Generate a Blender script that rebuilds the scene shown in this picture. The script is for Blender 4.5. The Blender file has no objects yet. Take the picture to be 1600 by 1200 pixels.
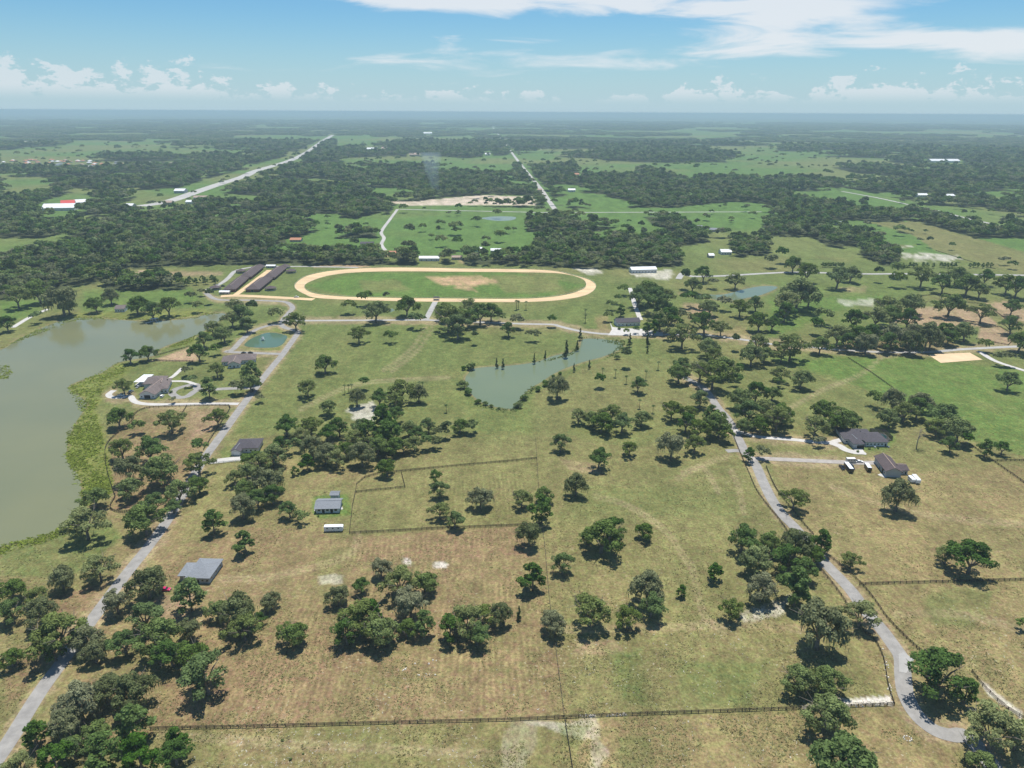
import bpy, math, random
import numpy as np
from mathutils import Vector, Matrix, Euler
R = math.radians
random.seed(7); rng = np.random.default_rng(7)
scene = bpy.context.scene
COL = scene.collection
# ------------------------------------------------------------------ camera
CAM_H = 200.0; PITCH = R(20.93); ROLL = R(0.30); FPX = 1111.0          # photograph is 1600 x 1200
cam = bpy.data.cameras.new('camera'); cam_ob = bpy.data.objects.new('camera', cam); COL.objects.link(cam_ob)
cam.sensor_width = 36.0; cam.lens = 36.0 * FPX / 1600.0; cam.clip_start = 1.0; cam.clip_end = 200000.0
CM = Matrix.Rotation(math.pi/2 - PITCH, 3, 'X') @ Matrix.Rotation(ROLL, 3, 'Z')
cam_ob.location = (0, 0, CAM_H); cam_ob.rotation_euler = CM.to_euler()
scene.camera = cam_ob
CMn = np.array(CM)
# ------------------------------------------------------------------ sky and sun
SUN_EL, SUN_AZ = R(74), R(14)            # azimuth from +Y (view direction) towards +X
world = bpy.data.worlds.new('World'); scene.world = world; world.use_nodes = True
wn, wl = world.node_tree.nodes, world.node_tree.links
wn.clear()
def N(nodes, t, **kw):
    n = nodes.new(t)
    for k, v in kw.items():
        if k.startswith('i_'):
            n.inputs[k[2:].replace('_', ' ')].default_value = v
        else: setattr(n, k, v)
    return n
def math_node(nodes, links, op, a, b=None, c=None, clamp=False):
    n = nodes.new('ShaderNodeMath'); n.operation = op; n.use_clamp = clamp
    for i, v in enumerate((a, b, c)):
        if v is None: continue
        if isinstance(v, (int, float)): n.inputs[i].default_value = v
        else: links.new(v, n.inputs[i])
    return n.outputs[0]
sky = N(wn, 'ShaderNodeTexSky', sky_type='NISHITA', sun_disc=False, sun_elevation=SUN_EL, sun_rotation=SUN_AZ,
        altitude=0, air_density=1.0, dust_density=0.3, ozone_density=2.0)
bgn = N(wn, 'ShaderNodeBackground'); bgn.inputs['Strength'].default_value = 0.10
wout = N(wn, 'ShaderNodeOutputWorld')
M_ = lambda op, a, b=None, c=None, clamp=False: math_node(wn, wl, op, a, b, c, clamp)
tc = N(wn, 'ShaderNodeTexCoord'); sep = N(wn, 'ShaderNodeSeparateXYZ'); wl.new(tc.outputs['Generated'], sep.inputs[0])
az = M_('MULTIPLY', M_('ARCTAN2', sep.outputs[0], sep.outputs[1]), 57.2958)      # degrees right of the view direction
el = M_('MULTIPLY', M_('ARCSINE', sep.outputs[2]), 57.2958)
def wnoise(sx, sy, detail, rough, off=0.0, dist=0.0):
    c = N(wn, 'ShaderNodeCombineXYZ'); wl.new(M_('MULTIPLY', az, sx), c.inputs[0]); wl.new(M_('MULTIPLY', el, sy), c.inputs[1]); c.inputs[2].default_value = off
    n = N(wn, 'ShaderNodeTexNoise'); n.inputs['Scale'].default_value = 1.0; n.inputs['Detail'].default_value = detail
    n.inputs['Roughness'].default_value = rough; n.inputs['Distortion'].default_value = dist
    wl.new(c.outputs[0], n.inputs['Vector']); return n.outputs['Fac']
def smooth(x, lo, hi):
    n = N(wn, 'ShaderNodeMapRange', interpolation_type='SMOOTHSTEP'); wl.new(x, n.inputs['Value'])
    n.inputs['From Min'].default_value = lo; n.inputs['From Max'].default_value = hi; return n.outputs['Result']
def ellipse(a0, e0, ra, re, slope=0.0):
    da = M_('DIVIDE', M_('SUBTRACT', az, a0), ra)
    e_ = M_('SUBTRACT', M_('SUBTRACT', el, e0), M_('MULTIPLY', M_('SUBTRACT', az, a0), slope))
    de = M_('DIVIDE', e_, re)
    return M_('SUBTRACT', 1.0, M_('SQRT', M_('ADD', M_('MULTIPLY', da, da), M_('MULTIPLY', de, de))))
cirn = wnoise(0.10, 0.62, 7, 0.58, 3.1, 0.6)
mask = ellipse(18.5, 6.3, 10, 2.7, -0.02)
M2 = lambda e_: M_('MULTIPLY', e_, 0.45)
for e in (ellipse(28, 4.6, 12, 1.1, -0.06), ellipse(-7, 7.5, 12, 1.1, -0.02), ellipse(6.5, 7.6, 7, 1.5, 0.0), M2(ellipse(-1.0, 3.9, 9, 1.0, -0.01)), M2(ellipse(-8.0, 3.4, 11, .8, 0.0)), ellipse(-20, 7.7, 11, .7, -0.01), M2(ellipse(6, 3.2, 9, .6, -.02))):
    mask = M_('MAXIMUM', mask, e)
mask = M_('MAXIMUM', mask, M_('SUBTRACT', M_('MULTIPLY', smooth(el, 8.5, 20.0), wnoise(.03, .06, 3, .5, 9.0)), 0.62))   # thin cirrus goes on overhead
cirrus = M_('MULTIPLY', smooth(M_('ADD', M_('MULTIPLY', mask, 0.62), M_('MULTIPLY', M_('SUBTRACT', cirn, 0.5), 1.5)), 0.02, 0.42), 0.86)
# heaped clouds along the horizon, all the way round
cn = wnoise(0.55, 1.0, 9, 0.66, 1.7, 0.15)
big = wnoise(0.085, 0.0, 2, 0.5, 5.3)
top = M_('ADD', 0.7, M_('MULTIPLY', M_('SUBTRACT', big, 0.42), 6.0))                  # height of the heap tops by azimuth
leftup = M_('MULTIPLY', smooth(M_('ABSOLUTE', M_('ADD', az, 29.0)), 17.0, 3.0), 1.5)
top = M_('ADD', top, leftup)
cum = smooth(M_('ADD', M_('MULTIPLY', M_('SUBTRACT', cn, 0.5), 7.5), M_('MULTIPLY', M_('SUBTRACT', top, el), 0.9)), -0.1, 0.42)
cum = M_('MULTIPLY', M_('MULTIPLY', cum, smooth(el, 0.5, 1.6)), smooth(el, 7.0, 4.2))
cum = M_('MULTIPLY', cum, 0.62)
sheet = M_('MULTIPLY', smooth(el, 7.2, -1.5), 0.93)                                      # pale air low in the sky
tint = N(wn, 'ShaderNodeMixRGB', blend_type='MULTIPLY'); tint.inputs[0].default_value = 1.0
wl.new(sky.outputs[0], tint.inputs[1]); tint.inputs[2].default_value = (0.50, 0.78, 0.94, 1)
def mixw(fac, a, col):
    m = N(wn, 'ShaderNodeMixRGB'); wl.new(fac, m.inputs[0]); wl.new(a, m.inputs[1]); m.inputs[2].default_value = col; return m.outputs[0]
c1 = mixw(sheet, tint.outputs[0], (4.1, 5.5, 6.4, 1))
c2 = mixw(cum, c1, (6.6, 7.0, 7.4, 1))
c3 = mixw(cirrus, c2, (7.0, 7.3, 7.6, 1))
wl.new(c3, bgn.inputs['Color']); wl.new(bgn.outputs[0], wout.inputs['Surface'])
sun = bpy.data.lights.new('sun', 'SUN'); sun.energy = 5.0; sun.angle = R(0.53); sun.color = (1.0, 0.96, 0.89)
sun_ob = bpy.data.objects.new('sun', sun); COL.objects.link(sun_ob)
sdir = Vector((math.sin(SUN_AZ)*math.cos(SUN_EL), math.cos(SUN_AZ)*math.cos(SUN_EL), math.sin(SUN_EL)))
sun_ob.rotation_euler = sdir.to_track_quat('Z', 'Y').to_euler()
vs = scene.view_settings; vs.view_transform = 'Standard'; vs.look = 'None'; vs.exposure = 0.22; vs.gamma = 1.0; vs.use_curve_mapping = False
scene.cycles.max_bounces = 5; scene.cycles.diffuse_bounces = 2; scene.cycles.glossy_bounces = 2; scene.cycles.volume_bounces = 1
scene.cycles.transparent_max_bounces = 12; scene.cycles.use_denoising = True

# ------------------------------------------------------------------ pixel <-> ground
def ray(x, y):
    d = CMn @ np.array([(x-800)/FPX, -(y-600)/FPX, -1.0]); return d
def G(x, y, z=0.0):
    """ground point seen at photo pixel (x, y): the ray meets the level z"""
    d = ray(x, y); t = (z-CAM_H)/d[2]; return Vector((d[0]*t, d[1]*t, z))
def to_px(X, Y, Z=0.0):
    v = np.stack([X, Y, np.zeros_like(X)+Z-CAM_H], -1) @ CMn          # camera-space
    w = -v[..., 2]; w = np.where(w > 1, w, np.nan)
    return 800+FPX*v[..., 0]/w, 600-FPX*v[..., 1]/w
def mpp(p):                                                            # metres for one photo pixel at p
    v = CMn.T @ (np.array(p)-np.array([0, 0, CAM_H])); return -v[2]/FPX
def inpoly(px, py, poly):
    r = np.zeros(px.shape, bool); n = len(poly); j = n-1
    for i in range(n):
        xi, yi = poly[i]; xj, yj = poly[j]
        if yi != yj:
            r ^= ((yi > py) != (yj > py)) & (px < (xj-xi)*(py-yi)/(yj-yi)+xi)
        j = i
    return r
def polydist(px, py, poly):
    d = np.full(px.shape, 1e9); n = len(poly)
    for i in range(n):
        x0, y0 = poly[i]; x1, y1 = poly[(i+1) % n]; dx, dy = x1-x0, y1-y0
        t = np.clip(((px-x0)*dx+(py-y0)*dy)/(dx*dx+dy*dy+1e-9), 0, 1)
        d = np.minimum(d, np.hypot(px-x0-t*dx, (py-y0-t*dy)*2.0))
    return d
def linedist(px, py, line):
    d = np.full(px.shape, 1e9)
    for (x0, y0), (x1, y1) in zip(line, line[1:]):
        dx, dy = x1-x0, y1-y0
        t = np.clip(((px-x0)*dx+(py-y0)*dy)/(dx*dx+dy*dy+1e-9), 0, 1)
        d = np.minimum(d, np.hypot(px-x0-t*dx, py-y0-t*dy))
    return d
_perm = rng.random((256, 256))
def vnoise(x, y):
    xi = np.floor(x).astype(int); yi = np.floor(y).astype(int); fx = x-xi; fy = y-yi
    fx = fx*fx*(3-2*fx); fy = fy*fy*(3-2*fy); a = lambda i, j: _perm[(xi+i) & 255, (yi+j) & 255]
    return (a(0,0)*(1-fx)+a(1,0)*fx)*(1-fy)+(a(0,1)*(1-fx)+a(1,1)*fx)*fy
def fbm(x, y, o=4):
    s = 0; a = 0.5; t = 0
    for k in range(o): s = s+a*vnoise(x*2**k+17.3*k, y*2**k+5.1*k); t += a; a *= 0.5
    return s/t

# ------------------------------------------------------------------ helpers
def tag(o, label=None, cat=None, group=None, kind=None):
    if label: o['label'] = label
    if cat: o['category'] = cat
    if group: o['group'] = group
    if kind: o['kind'] = kind
    return o
def mesh(name, verts, faces, mat=None, smooth=False):
    me = bpy.data.meshes.new(name); me.from_pydata([tuple(v) for v in verts], [], [tuple(f) for f in faces]); me.update()
    if mat: me.materials.append(mat)
    if smooth: me.polygons.foreach_set('use_smooth', [True]*len(me.polygons))
    return me
def add(name, me, parent=None, loc=None):
    o = bpy.data.objects.new(name, me); COL.objects.link(o)
    if loc is not None: o.location = loc
    if parent: o.parent = parent
    return o
def empty(name, loc, rz=0.0):
    o = bpy.data.objects.new(name, None); COL.objects.link(o); o.location = loc; o.rotation_euler = (0, 0, rz); o.empty_display_size = 1; return o
class MB:
    def __init__(s): s.v = []; s.f = []
    def poly(s, pts): n = len(s.v); s.v += [tuple(p) for p in pts]; s.f.append(tuple(range(n, n+len(pts))))
    def hexa(s, b, t):                       # bottom quad and top quad (same winding, counter-clockwise from above)
        n = len(s.v); s.v += [tuple(p) for p in b]+[tuple(p) for p in t]
        s.f += [(n+3, n+2, n+1, n), (n+4, n+5, n+6, n+7)]+[(n+i, n+(i+1) % 4, n+4+(i+1) % 4, n+4+i) for i in range(4)]
    def box(s, x0, x1, y0, y1, z0, z1):
        s.hexa([(x0,y0,z0),(x1,y0,z0),(x1,y1,z0),(x0,y1,z0)], [(x0,y0,z1),(x1,y0,z1),(x1,y1,z1),(x0,y1,z1)])
    def bar(s, a, b, w, h):                  # upright board from a to b
        a = Vector(a); b = Vector(b); d = (b-a); d.z = 0
        if d.length < 1e-6: return
        n = Vector((-d.y, d.x, 0)).normalized()*w/2; u = Vector((0, 0, h/2))
        s.hexa([a-n-u, b-n-u, b+n-u, a+n-u][::1], [a-n+u, b-n+u, b+n+u, a+n+u])
    def tube(s, pts, rad, seg=6, cap=True):
        n0 = len(s.v)
        for i, p in enumerate(pts):
            p = Vector(p); d = (Vector(pts[min(i+1, len(pts)-1)])-Vector(pts[max(i-1, 0)])).normalized()
            a = d.orthogonal().normalized() if abs(d.z) < .95 else Vector((1, 0, 0)); b = d.cross(a).normalized(); a = b.cross(d)
            for k in range(seg):
                t = 2*math.pi*k/seg; s.v.append(tuple(p+(a*math.cos(t)+b*math.sin(t))*rad[i]))
        for i in range(len(pts)-1):
            for k in range(seg):
                s.f.append((n0+i*seg+k, n0+i*seg+(k+1) % seg, n0+(i+1)*seg+(k+1) % seg, n0+(i+1)*seg+k))
        if cap: s.f.append(tuple(n0+(len(pts)-1)*seg+k for k in range(seg))); s.f.append(tuple(n0+k for k in range(seg))[::-1])
    def build(s, name, mat, parent=None, loc=None, smooth=False): return add(name, mesh(name, s.v, s.f, mat, smooth), parent, loc)

def material(name, col, rough=0.85, var=0.0, scale=1.0, spec=0.3, col2=None, metal=0.0, coord='Object', stretch=(1,1,1), detail=4.0):
    m = bpy.data.materials.new(name); m.use_nodes = True; n, l = m.node_tree.nodes, m.node_tree.links
    b = n['Principled BSDF']; b.inputs['Roughness'].default_value = rough; b.inputs['Specular IOR Level'].default_value = spec; b.inputs['Metallic'].default_value = metal
    c = (*col, 1)
    if var > 0 or col2:
        t = n.new('ShaderNodeTexCoord'); mp = n.new('ShaderNodeMapping'); mp.inputs['Scale'].default_value = stretch
        src = t.outputs['Object'] if coord == 'Object' else n.new('ShaderNodeNewGeometry').outputs['Position']
        l.new(src, mp.inputs[0]); x = n.new('ShaderNodeTexNoise'); x.inputs['Scale'].default_value = scale; x.inputs['Detail'].default_value = detail; x.inputs['Roughness'].default_value = .65
        l.new(mp.outputs[0], x.inputs['Vector'])
        r = n.new('ShaderNodeValToRGB'); r.color_ramp.elements[0].position = .3; r.color_ramp.elements[1].position = .7
        k2 = col2 if col2 else tuple(min(1, v*(1+var)) for v in col); k1 = col if col2 else tuple(v*(1-var) for v in col)
        r.color_ramp.elements[0].color = (*k1, 1); r.color_ramp.elements[1].color = (*k2, 1)
        l.new(x.outputs['Fac'], r.inputs[0]); l.new(r.outputs[0], b.inputs['Base Color'])
    else: b.inputs['Base Color'].default_value = c
    return m
MAT = {}
MAT['asphalt'] = material('asphalt', (.27,.258,.24), .9, .2, .22, coord='P')
MAT['concrete'] = material('concrete', (.48,.46,.43), .85, .12, .25, coord='P')
MAT['pale_asphalt'] = material('pale_asphalt', (.35,.34,.32), .9, .15, .12, coord='P')
MAT['gravel'] = material('gravel', (.34,.31,.28), .95, .2, .3, coord='P')
MAT['track'] = material('track_sand', (.60,.435,.255), .95, .22, .10, coord='P', stretch=(.25,1,1), detail=7)
MAT['arena'] = material('arena_sand', (.62,.46,.29), .95, .1, .1, coord='P')
MAT['far_road'] = material('pale_road', (.40,.385,.36), .9, .15, .02, coord='P')
MAT['fence'] = material('fence_wood', (.055,.045,.036), .8, .3, 2.0)
MAT['wire_post'] = material('grey_post', (.12,.105,.085), .9, .3, 2.0)
MAT['roof_dark'] = material('dark_shingle', (.075,.068,.078), .85, .25, 1.2)
MAT['roof_grey'] = material('grey_shingle', (.20,.215,.235), .8, .15, 1.2)
MAT['roof_brown'] = material('brown_shingle', (.15,.122,.115), .9, .3, 1.0)
MAT['roof_plum'] = material('plum_shingle', (.088,.068,.069), .85, .25, .8)
MAT['roof_terra'] = material('clay_tile', (.42,.20,.12), .85, .2, 1.0)
MAT['roof_white'] = material('white_metal_roof', (.72,.73,.74), .5, .08, .4)
MAT['roof_tan'] = material('tan_shingle', (.36,.27,.22), .85, .2, 1.0)
MAT['roof_red'] = material('red_metal_roof', (.55,.06,.05), .5, .08, .4)
MAT['wall_white'] = material('white_siding', (.66,.66,.65), .7, .06, .7)
MAT['wall_grey'] = material('grey_siding', (.36,.39,.40), .7, .08, .7)
MAT['wall_tan'] = material('tan_stucco', (.48,.41,.33), .8, .1, .7)
MAT['wall_red'] = material('brick_red', (.22,.09,.06), .8, .15, 1.2)
MAT['glass'] = material('window_glass', (.02,.025,.03), .08, spec=.6)
MAT['dark'] = material('dark_opening', (.02,.02,.02), .8)
MAT['white'] = material('white_paint', (.78,.78,.77), .45)
MAT['black_paint'] = material('black_paint', (.012,.012,.014), .25, spec=.6)
MAT['silver'] = material('silver_paint', (.50,.52,.55), .3, metal=.3)
MAT['pink'] = material('magenta_paint', (.50,.015,.10), .3, spec=.6)
MAT['tyre'] = material('tyre_rubber', (.02,.02,.02), .9)
MAT['bark'] = material('oak_bark', (.19,.165,.135), .95, .3, 1.5)
MAT['pale_bark'] = material('pale_dead_wood', (.30,.26,.22), .95, .25, 1.5)
MAT['dock'] = material('dock_planks', (.50,.48,.45), .85, .15, 2.0)
MAT['stone'] = material('pale_stone', (.62,.58,.50), .95, .2, 1.0)
MAT['pool'] = material('pool_water', (.12,.42,.45), .05, spec=.5)

def leaf_material(name, col, spread, grey=0.0, trans=.32):
    m = bpy.data.materials.new(name); m.use_nodes = True; n, l = m.node_tree.nodes, m.node_tree.links
    for x in list(n): n.remove(x)
    out = n.new('ShaderNodeOutputMaterial'); mix = n.new('ShaderNodeMixShader'); d = n.new('ShaderNodeBsdfDiffuse'); t = n.new('ShaderNodeBsdfTranslucent')
    at = n.new('ShaderNodeAttribute'); at.attribute_name = 'tint'; oi = n.new('ShaderNodeObjectInfo')
    hs = n.new('ShaderNodeHueSaturation'); hs.inputs['Color'].default_value = (*col, 1)
    def lin(src, a, b):
        k = n.new('ShaderNodeMapRange'); l.new(src, k.inputs[0]); k.inputs[3].default_value = a; k.inputs[4].default_value = b; return k.outputs[0]
    l.new(lin(oi.outputs['Random'], .482, .514), hs.inputs['Hue'])
    l.new(lin(oi.outputs['Random'], .8, 1.1), hs.inputs['Saturation'])
    v1 = lin(at.outputs['Fac'], 1-spread, 1+spread); v2 = lin(oi.outputs['Random'], 1.28, .80)
    mu = n.new('ShaderNodeMath'); mu.operation = 'MULTIPLY'; l.new(v1, mu.inputs[0]); l.new(v2, mu.inputs[1]); l.new(mu.outputs[0], hs.inputs['Value'])
    l.new(hs.outputs[0], d.inputs[0]); l.new(hs.outputs[0], t.inputs[0]); mix.inputs[0].default_value = trans
    l.new(d.outputs[0], mix.inputs[1]); l.new(t.outputs[0], mix.inputs[2]); l.new(mix.outputs[0], out.inputs[0]); return m
MAT['oak'] = leaf_material('oak_leaf', (.145,.205,.056), .55)
MAT['oak_dark'] = leaf_material('dark_oak_leaf', (.110,.178,.050), .55)
MAT['oak_olive'] = leaf_material('olive_oak_leaf', (.170,.216,.062), .5)
MAT['moss'] = leaf_material('moss_oak_leaf', (.190,.212,.100), .45)
MAT['green'] = leaf_material('bright_leaf', (.105,.185,.040), .42)
MAT['needle'] = leaf_material('needle_leaf', (.095,.140,.050), .40)
MAT['twig'] = leaf_material('dead_twig', (.26,.22,.19), .3, trans=.1)
MAT['reed'] = leaf_material('reed_leaf', (.26,.30,.075), .4)
MAT['weed'] = leaf_material('pale_weed', (.55,.53,.40), .3)

# ================================================================== the lie of the land (photo pixels -> ground)
def cat(pts, n=6, closed=False):             # Catmull-Rom through the points
    P = [Vector((p[0], p[1])) for p in pts]; out = []; m = len(P)
    for i in range(m if closed else m-1):
        a, b, c, d = (P[(i-1) % m], P[i], P[(i+1) % m], P[(i+2) % m]) if closed else (P[max(i-1, 0)], P[i], P[i+1], P[min(i+2, m-1)])
        for k in range(n):
            t = k/n; out.append(.5*((2*b)+(c-a)*t+(2*a-5*b+4*c-d)*t*t+(3*b-a-3*c+d)*t**3))
    if not closed: out.append(P[-1])
    return [(p.x, p.y) for p in out]
LAKE = cat([(0,547),(25,532),(50,520),(82,506),(120,497),(175,499),(217,502),(250,502),(300,497),(322,492),(352,490),(340,503),(327,512),(305,525),(275,535),(250,545),(240,556),(187,566),(160,582),(140,590),(107,604),(125,620),(136,632),(125,650),(115,667),(107,690),(104,715),(115,732),(125,750),(127,775),(120,800),(87,832),(50,842),(0,855),(-120,885),(-300,860),(-420,700),(-300,590),(-60,556)], 4, True)
POND = cat([(970,535),(950,531),(925,529),(910,531),(905,545),(890,551),(865,556),(840,565),(800,571),(745,575),(732,583),(727,595),(736,615),(755,630),(775,636),(803,638),(815,620),(830,606),(846,597),(862,586),(880,577),(910,566),(940,558),(960,550),(973,542)], 4, True)
BASIN = cat([(382,540),(387,533),(397,527),(417,520),(435,521),(448,525),(447,531),(440,539),(427,543),(397,543)], 4, True)
MERE = cat([(1062,459),(1100,460),(1132,460),(1162,452),(1192,447),(1215,449),(1192,460),(1170,465),(1137,470),(1100,465)], 4, True)
FIELD_POND = cat([(752,341),(775,338),(805,339),(800,344),(775,345)], 4, True)
TRACK_OUT = cat([(612,418),(720,419.5),(850,422),(895,430),(920,437),(931,446),(925,456),(905,464),(862,470),(800,472),(700,471.5),(600,470),(500,466),(475,459),(461,450),(464,441),(480,431),(512,424),(555,420)], 6, True)
TRACK_IN = cat([(612,424),(720,424.6),(850,426),(887,429),(910,436),(916,445),(910,452),(887,460),(850,465),(800,467),(700,466.4),(650,466),(550,464),(500,460),(480,454),(476,446),(487,439),(512,431),(550,426)], 6, True)
ROADS = {  # name: (pixels, width m, material, name)
 'lake_road': ([(-40,1235),(10,1165),(60,1085),(100,1030),(150,960),(195,900),(235,850),(262,812),(290,765),(318,718),(345,681),(370,646),(395,612),(412,590),(428,570),(440,556),(450,542),(463,524),(465,519),(459,515.5),(450,513.5),(440,508),(442,500),(452,488),(457,482),(454,476),(444,471.5),(420,470),(390,469),(340,468),(322,458)], 5.7, 'asphalt'),
 'cross_road': ([(440,503),(455,501),(477,501),(560,500.5),(642,500),(665,500),(740,503),(815,506),(862,507),(875,510),(905,517),(950,522),(1035,522.5),(1090,522.5),(1125,526),(1170,532),(1200,537),(1262,542),(1305,546),(1375,550),(1450,550),(1500,546),(1575,542),(1640,540)], 5.5, 'pale_asphalt'),
 'track_lane': ([(665,500),(672,487),(681,470)], 6, 'pale_asphalt'),
 'basin_loop': ([(438,553),(395,551.5),(355,549.5),(364,546),(378,531),(390,521),(405,513),(424,508),(438,507)], 5.5, 'asphalt'),
 'concrete_drive': ([(373,631),(319,631),(257,632),(225,631),(210,627),(203,619),(190,621),(174,620.5),(170,616),(178,610)], 4.5, 'concrete'),
 'loop_drive': ([(396,606),(350,607.5),(325,609),(309,608),(306,601),(291,603),(275,608),(269,615),(280,621),(293,619),(305,611),(314,608.5)], 5.5, 'asphalt'),
 'garden_path': ([(306,601),(290,596),(262,595),(272,587),(285,575)], 3.5, 'concrete'),
 'white_drive': ([(327,722),(350,719),(376,716)], 6, 'concrete'),
 'oak_road': ([(1060,585),(1085,598),(1102,609),(1122,637),(1135,652),(1147,672),(1157,692),(1164,706),(1180,725),(1192,752),(1207,782),(1225,807),(1240,822),(1264,850),(1285,875),(1292,883),(1329,922),(1351,953),(1374,979),(1397,1010),(1409,1030),(1411,1058),(1416,1087),(1433,1118),(1459,1140),(1487,1149),(1510,1150),(1538,1180),(1580,1240)], 6.0, 'asphalt'),
 'spur_road': ([(1135,705),(1150,704),(1164,706)], 4.5, 'asphalt'),
 'house_drive': ([(1147,672),(1165,678),(1190,683),(1240,687),(1292,692),(1307,689),(1323,685)], 4.5, 'concrete'),
 'house_drive_loop': ([(1298,692),(1312,697),(1322,703),(1338,707),(1350,706)], 5.5, 'concrete'),
 'gravel_drive': ([(1172,717),(1200,717),(1290,721),(1340,723),(1385,723)], 5, 'gravel'),
 'stable_road': ([(318,455),(345,443),(357,434),(369,423),(397,417),(420,416),(450,416.5),(480,416.5),(560,418)], 6, 'pale_asphalt'),
 'sand_lane': ([(345,463),(375,462),(435,465),(490,468)], 10, 'track'),
 'barn_lane': ([(368,461),(393,443),(421,422)], 7, 'track'),
 'club_drive': ([(984,450),(988,462),(992,477),(1001,500)], 5, 'concrete'),
 'back_road': ([(1060,436),(1067,427),(1077,431),(1090,432),(1132,431),(1200,427),(1250,425.5),(1350,428),(1420,428),(1590,430),(1660,431)], 8, 'pale_asphalt'),
 'field_road': ([(602,391),(596,382),(600,372),(596,362),(610,342),(621,327)], 6, 'far_road'),
 'field_edge_road': ([(621,327),(800,331),(880,332),(1190,331)], 7, 'far_road'),
 'straight_road': ([(770,199),(783,216),(795,232),(803,243),(820,265),(845,295),(855,310),(867,327)], 12, 'far_road'),
 'highway': ([(520,211),(502,222),(480,238),(450,252),(400,267),(380,276),(345,287),(315,297),(262,315),(220,322)], 34, 'far_road'),
 'east_road': ([(1315,299),(1370,309),(1425,321)], 8, 'far_road'),
 'ridge_road': ([(1465,329),(1510,341),(1560,352)], 9, 'far_road'),
 'arena_road': ([(1530,549),(1557,565),(1610,582)], 5, 'concrete'),
 'paddock_lane': ([(20,512),(48,495),(75,483)], 5, 'concrete'),
}
CLEAR = [  # open fields in the far woods (photo pixels)
 [(0,244),(65,237),(140,231),(150,235),(125,243),(60,250),(0,251)], [(15,221),(80,222),(76,227),(15,226)], [(220,217),(280,217),(270,222),(225,223)],
 [(267,245),(310,242),(330,245),(270,250)], [(360,212),(450,210),(495,215),(430,220),(370,217)], [(260,231),(335,231),(335,236),(260,236)],
 [(360,244),(405,244),(400,249),(362,249)], [(535,215),(625,212),(620,225),(585,230),(530,235),(520,230)], [(670,214),(740,211),(745,222),(685,225)],
 [(525,247),(620,244),(700,249),(800,242),(806,277),(710,272),(630,275),(690,262),(590,260),(530,251)], [(25,285),(80,285),(82,302),(42,308),(15,313),(0,311),(0,300)],
 [(865,244),(925,250),(1040,254),(1210,254),(1300,262),(1345,272),(1320,288),(1250,280),(1170,283),(1100,280),(1080,286),(1000,265),(990,278),(910,275),(900,261),(830,255),(815,250)],
 [(805,240),(930,235),(927,243),(810,246)], [(1075,210),(1150,209),(1160,215),(1090,220)], [(1385,241),(1410,240),(1407,249),(1387,249)], [(1290,204),(1320,204),(1320,208),(1290,208)],
 [(62,317),(105,302),(162,298),(145,310),(137,322),(60,333)], [(290,302),(370,303),(410,313),(400,320),(355,321),(315,314)],
 [(621,326),(826,331),(828,402),(640,402),(640,380),(597,366),(606,345)], [(600,330),(610,345),(595,364),(557,362),(525,370),(485,394),(415,394),(450,380),(512,350),(555,342)],
 [(542,377),(597,380),(597,392),(542,394)], [(600,314),(650,314),(700,308),(750,304),(835,306),(838,322),(725,322),(640,323)],
 [(878,331),(996,330),(1052,368),(980,368),(958,355),(905,353)], [(1025,330),(1190,330),(1205,345),(1205,376),(1120,370),(1095,362)],
 [(1050,389),(1112,386),(1114,410),(1140,416),(1135,430),(1065,427)], [(1190,291),(1250,299),(1320,297),(1430,321),(1375,318),(1340,326),(1300,328),(1250,313)],
 [(1352,346),(1432,346),(1610,396),(1610,430),(1555,421),(1462,392),(1455,382),(1425,366),(1390,357)], [(1348,381),(1432,381),(1560,421),(1403,419),(1404,400),(1372,390)],
 [(1195,369),(1265,370),(1295,387),(1342,401),(1347,415),(1280,420),(1250,425),(1195,425)], [(1440,335),(1470,330),(1565,352),(1492,350)], [(1548,342),(1610,339),(1610,357),(1560,353)],
 [(1530,299),(1588,306),(1578,316),(1530,311)], [(0,250),(60,247),(150,251),(240,253),(305,251),(295,259),(230,262),(150,268),(80,266),(0,264)],
 [(195,318),(330,296),(345,300),(300,318),(205,328)], [(1300,205),(1560,210),(1540,212),(1300,208)], [(1440,249),(1505,249),(1505,255),(1440,255)],
]
WOODS = [  # woods that come nearer than the far forest
 [(-400,412),(0,412),(60,396),(225,360),(300,342),(345,324),(400,328),(600,308),(606,328),(520,350),(450,378),(415,393),(485,396),(545,396),(600,393),(640,404),(720,404),(720,412),(640,415),(400,413),(330,415),(200,420),(165,440),(100,450),(70,462),(0,470),(-400,475)],
 [(160,441),(200,438),(290,442),(293,452),(200,455),(165,452)],
 [(838,374),(905,360),(960,354),(990,367),(1050,376),(1065,400),(1068,417),(963,421),(838,416)], [(825,330),(880,333),(905,352),(905,366),(840,374),(822,366)],
 [(993,327),(1012,325),(1112,378),(1060,387)], [(1195,298),(1250,313),(1340,328),(1420,328),(1432,345),(1352,346),(1380,380),(1345,385),(1300,387),(1265,370),(1195,369)],
 [(1345,384),(1375,390),(1405,400),(1405,417),(1385,416),(1345,400)], [(722,403),(838,401),(838,415),(722,414)], [(1140,382),(1200,374),(1200,398),(1145,402)],
]
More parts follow.
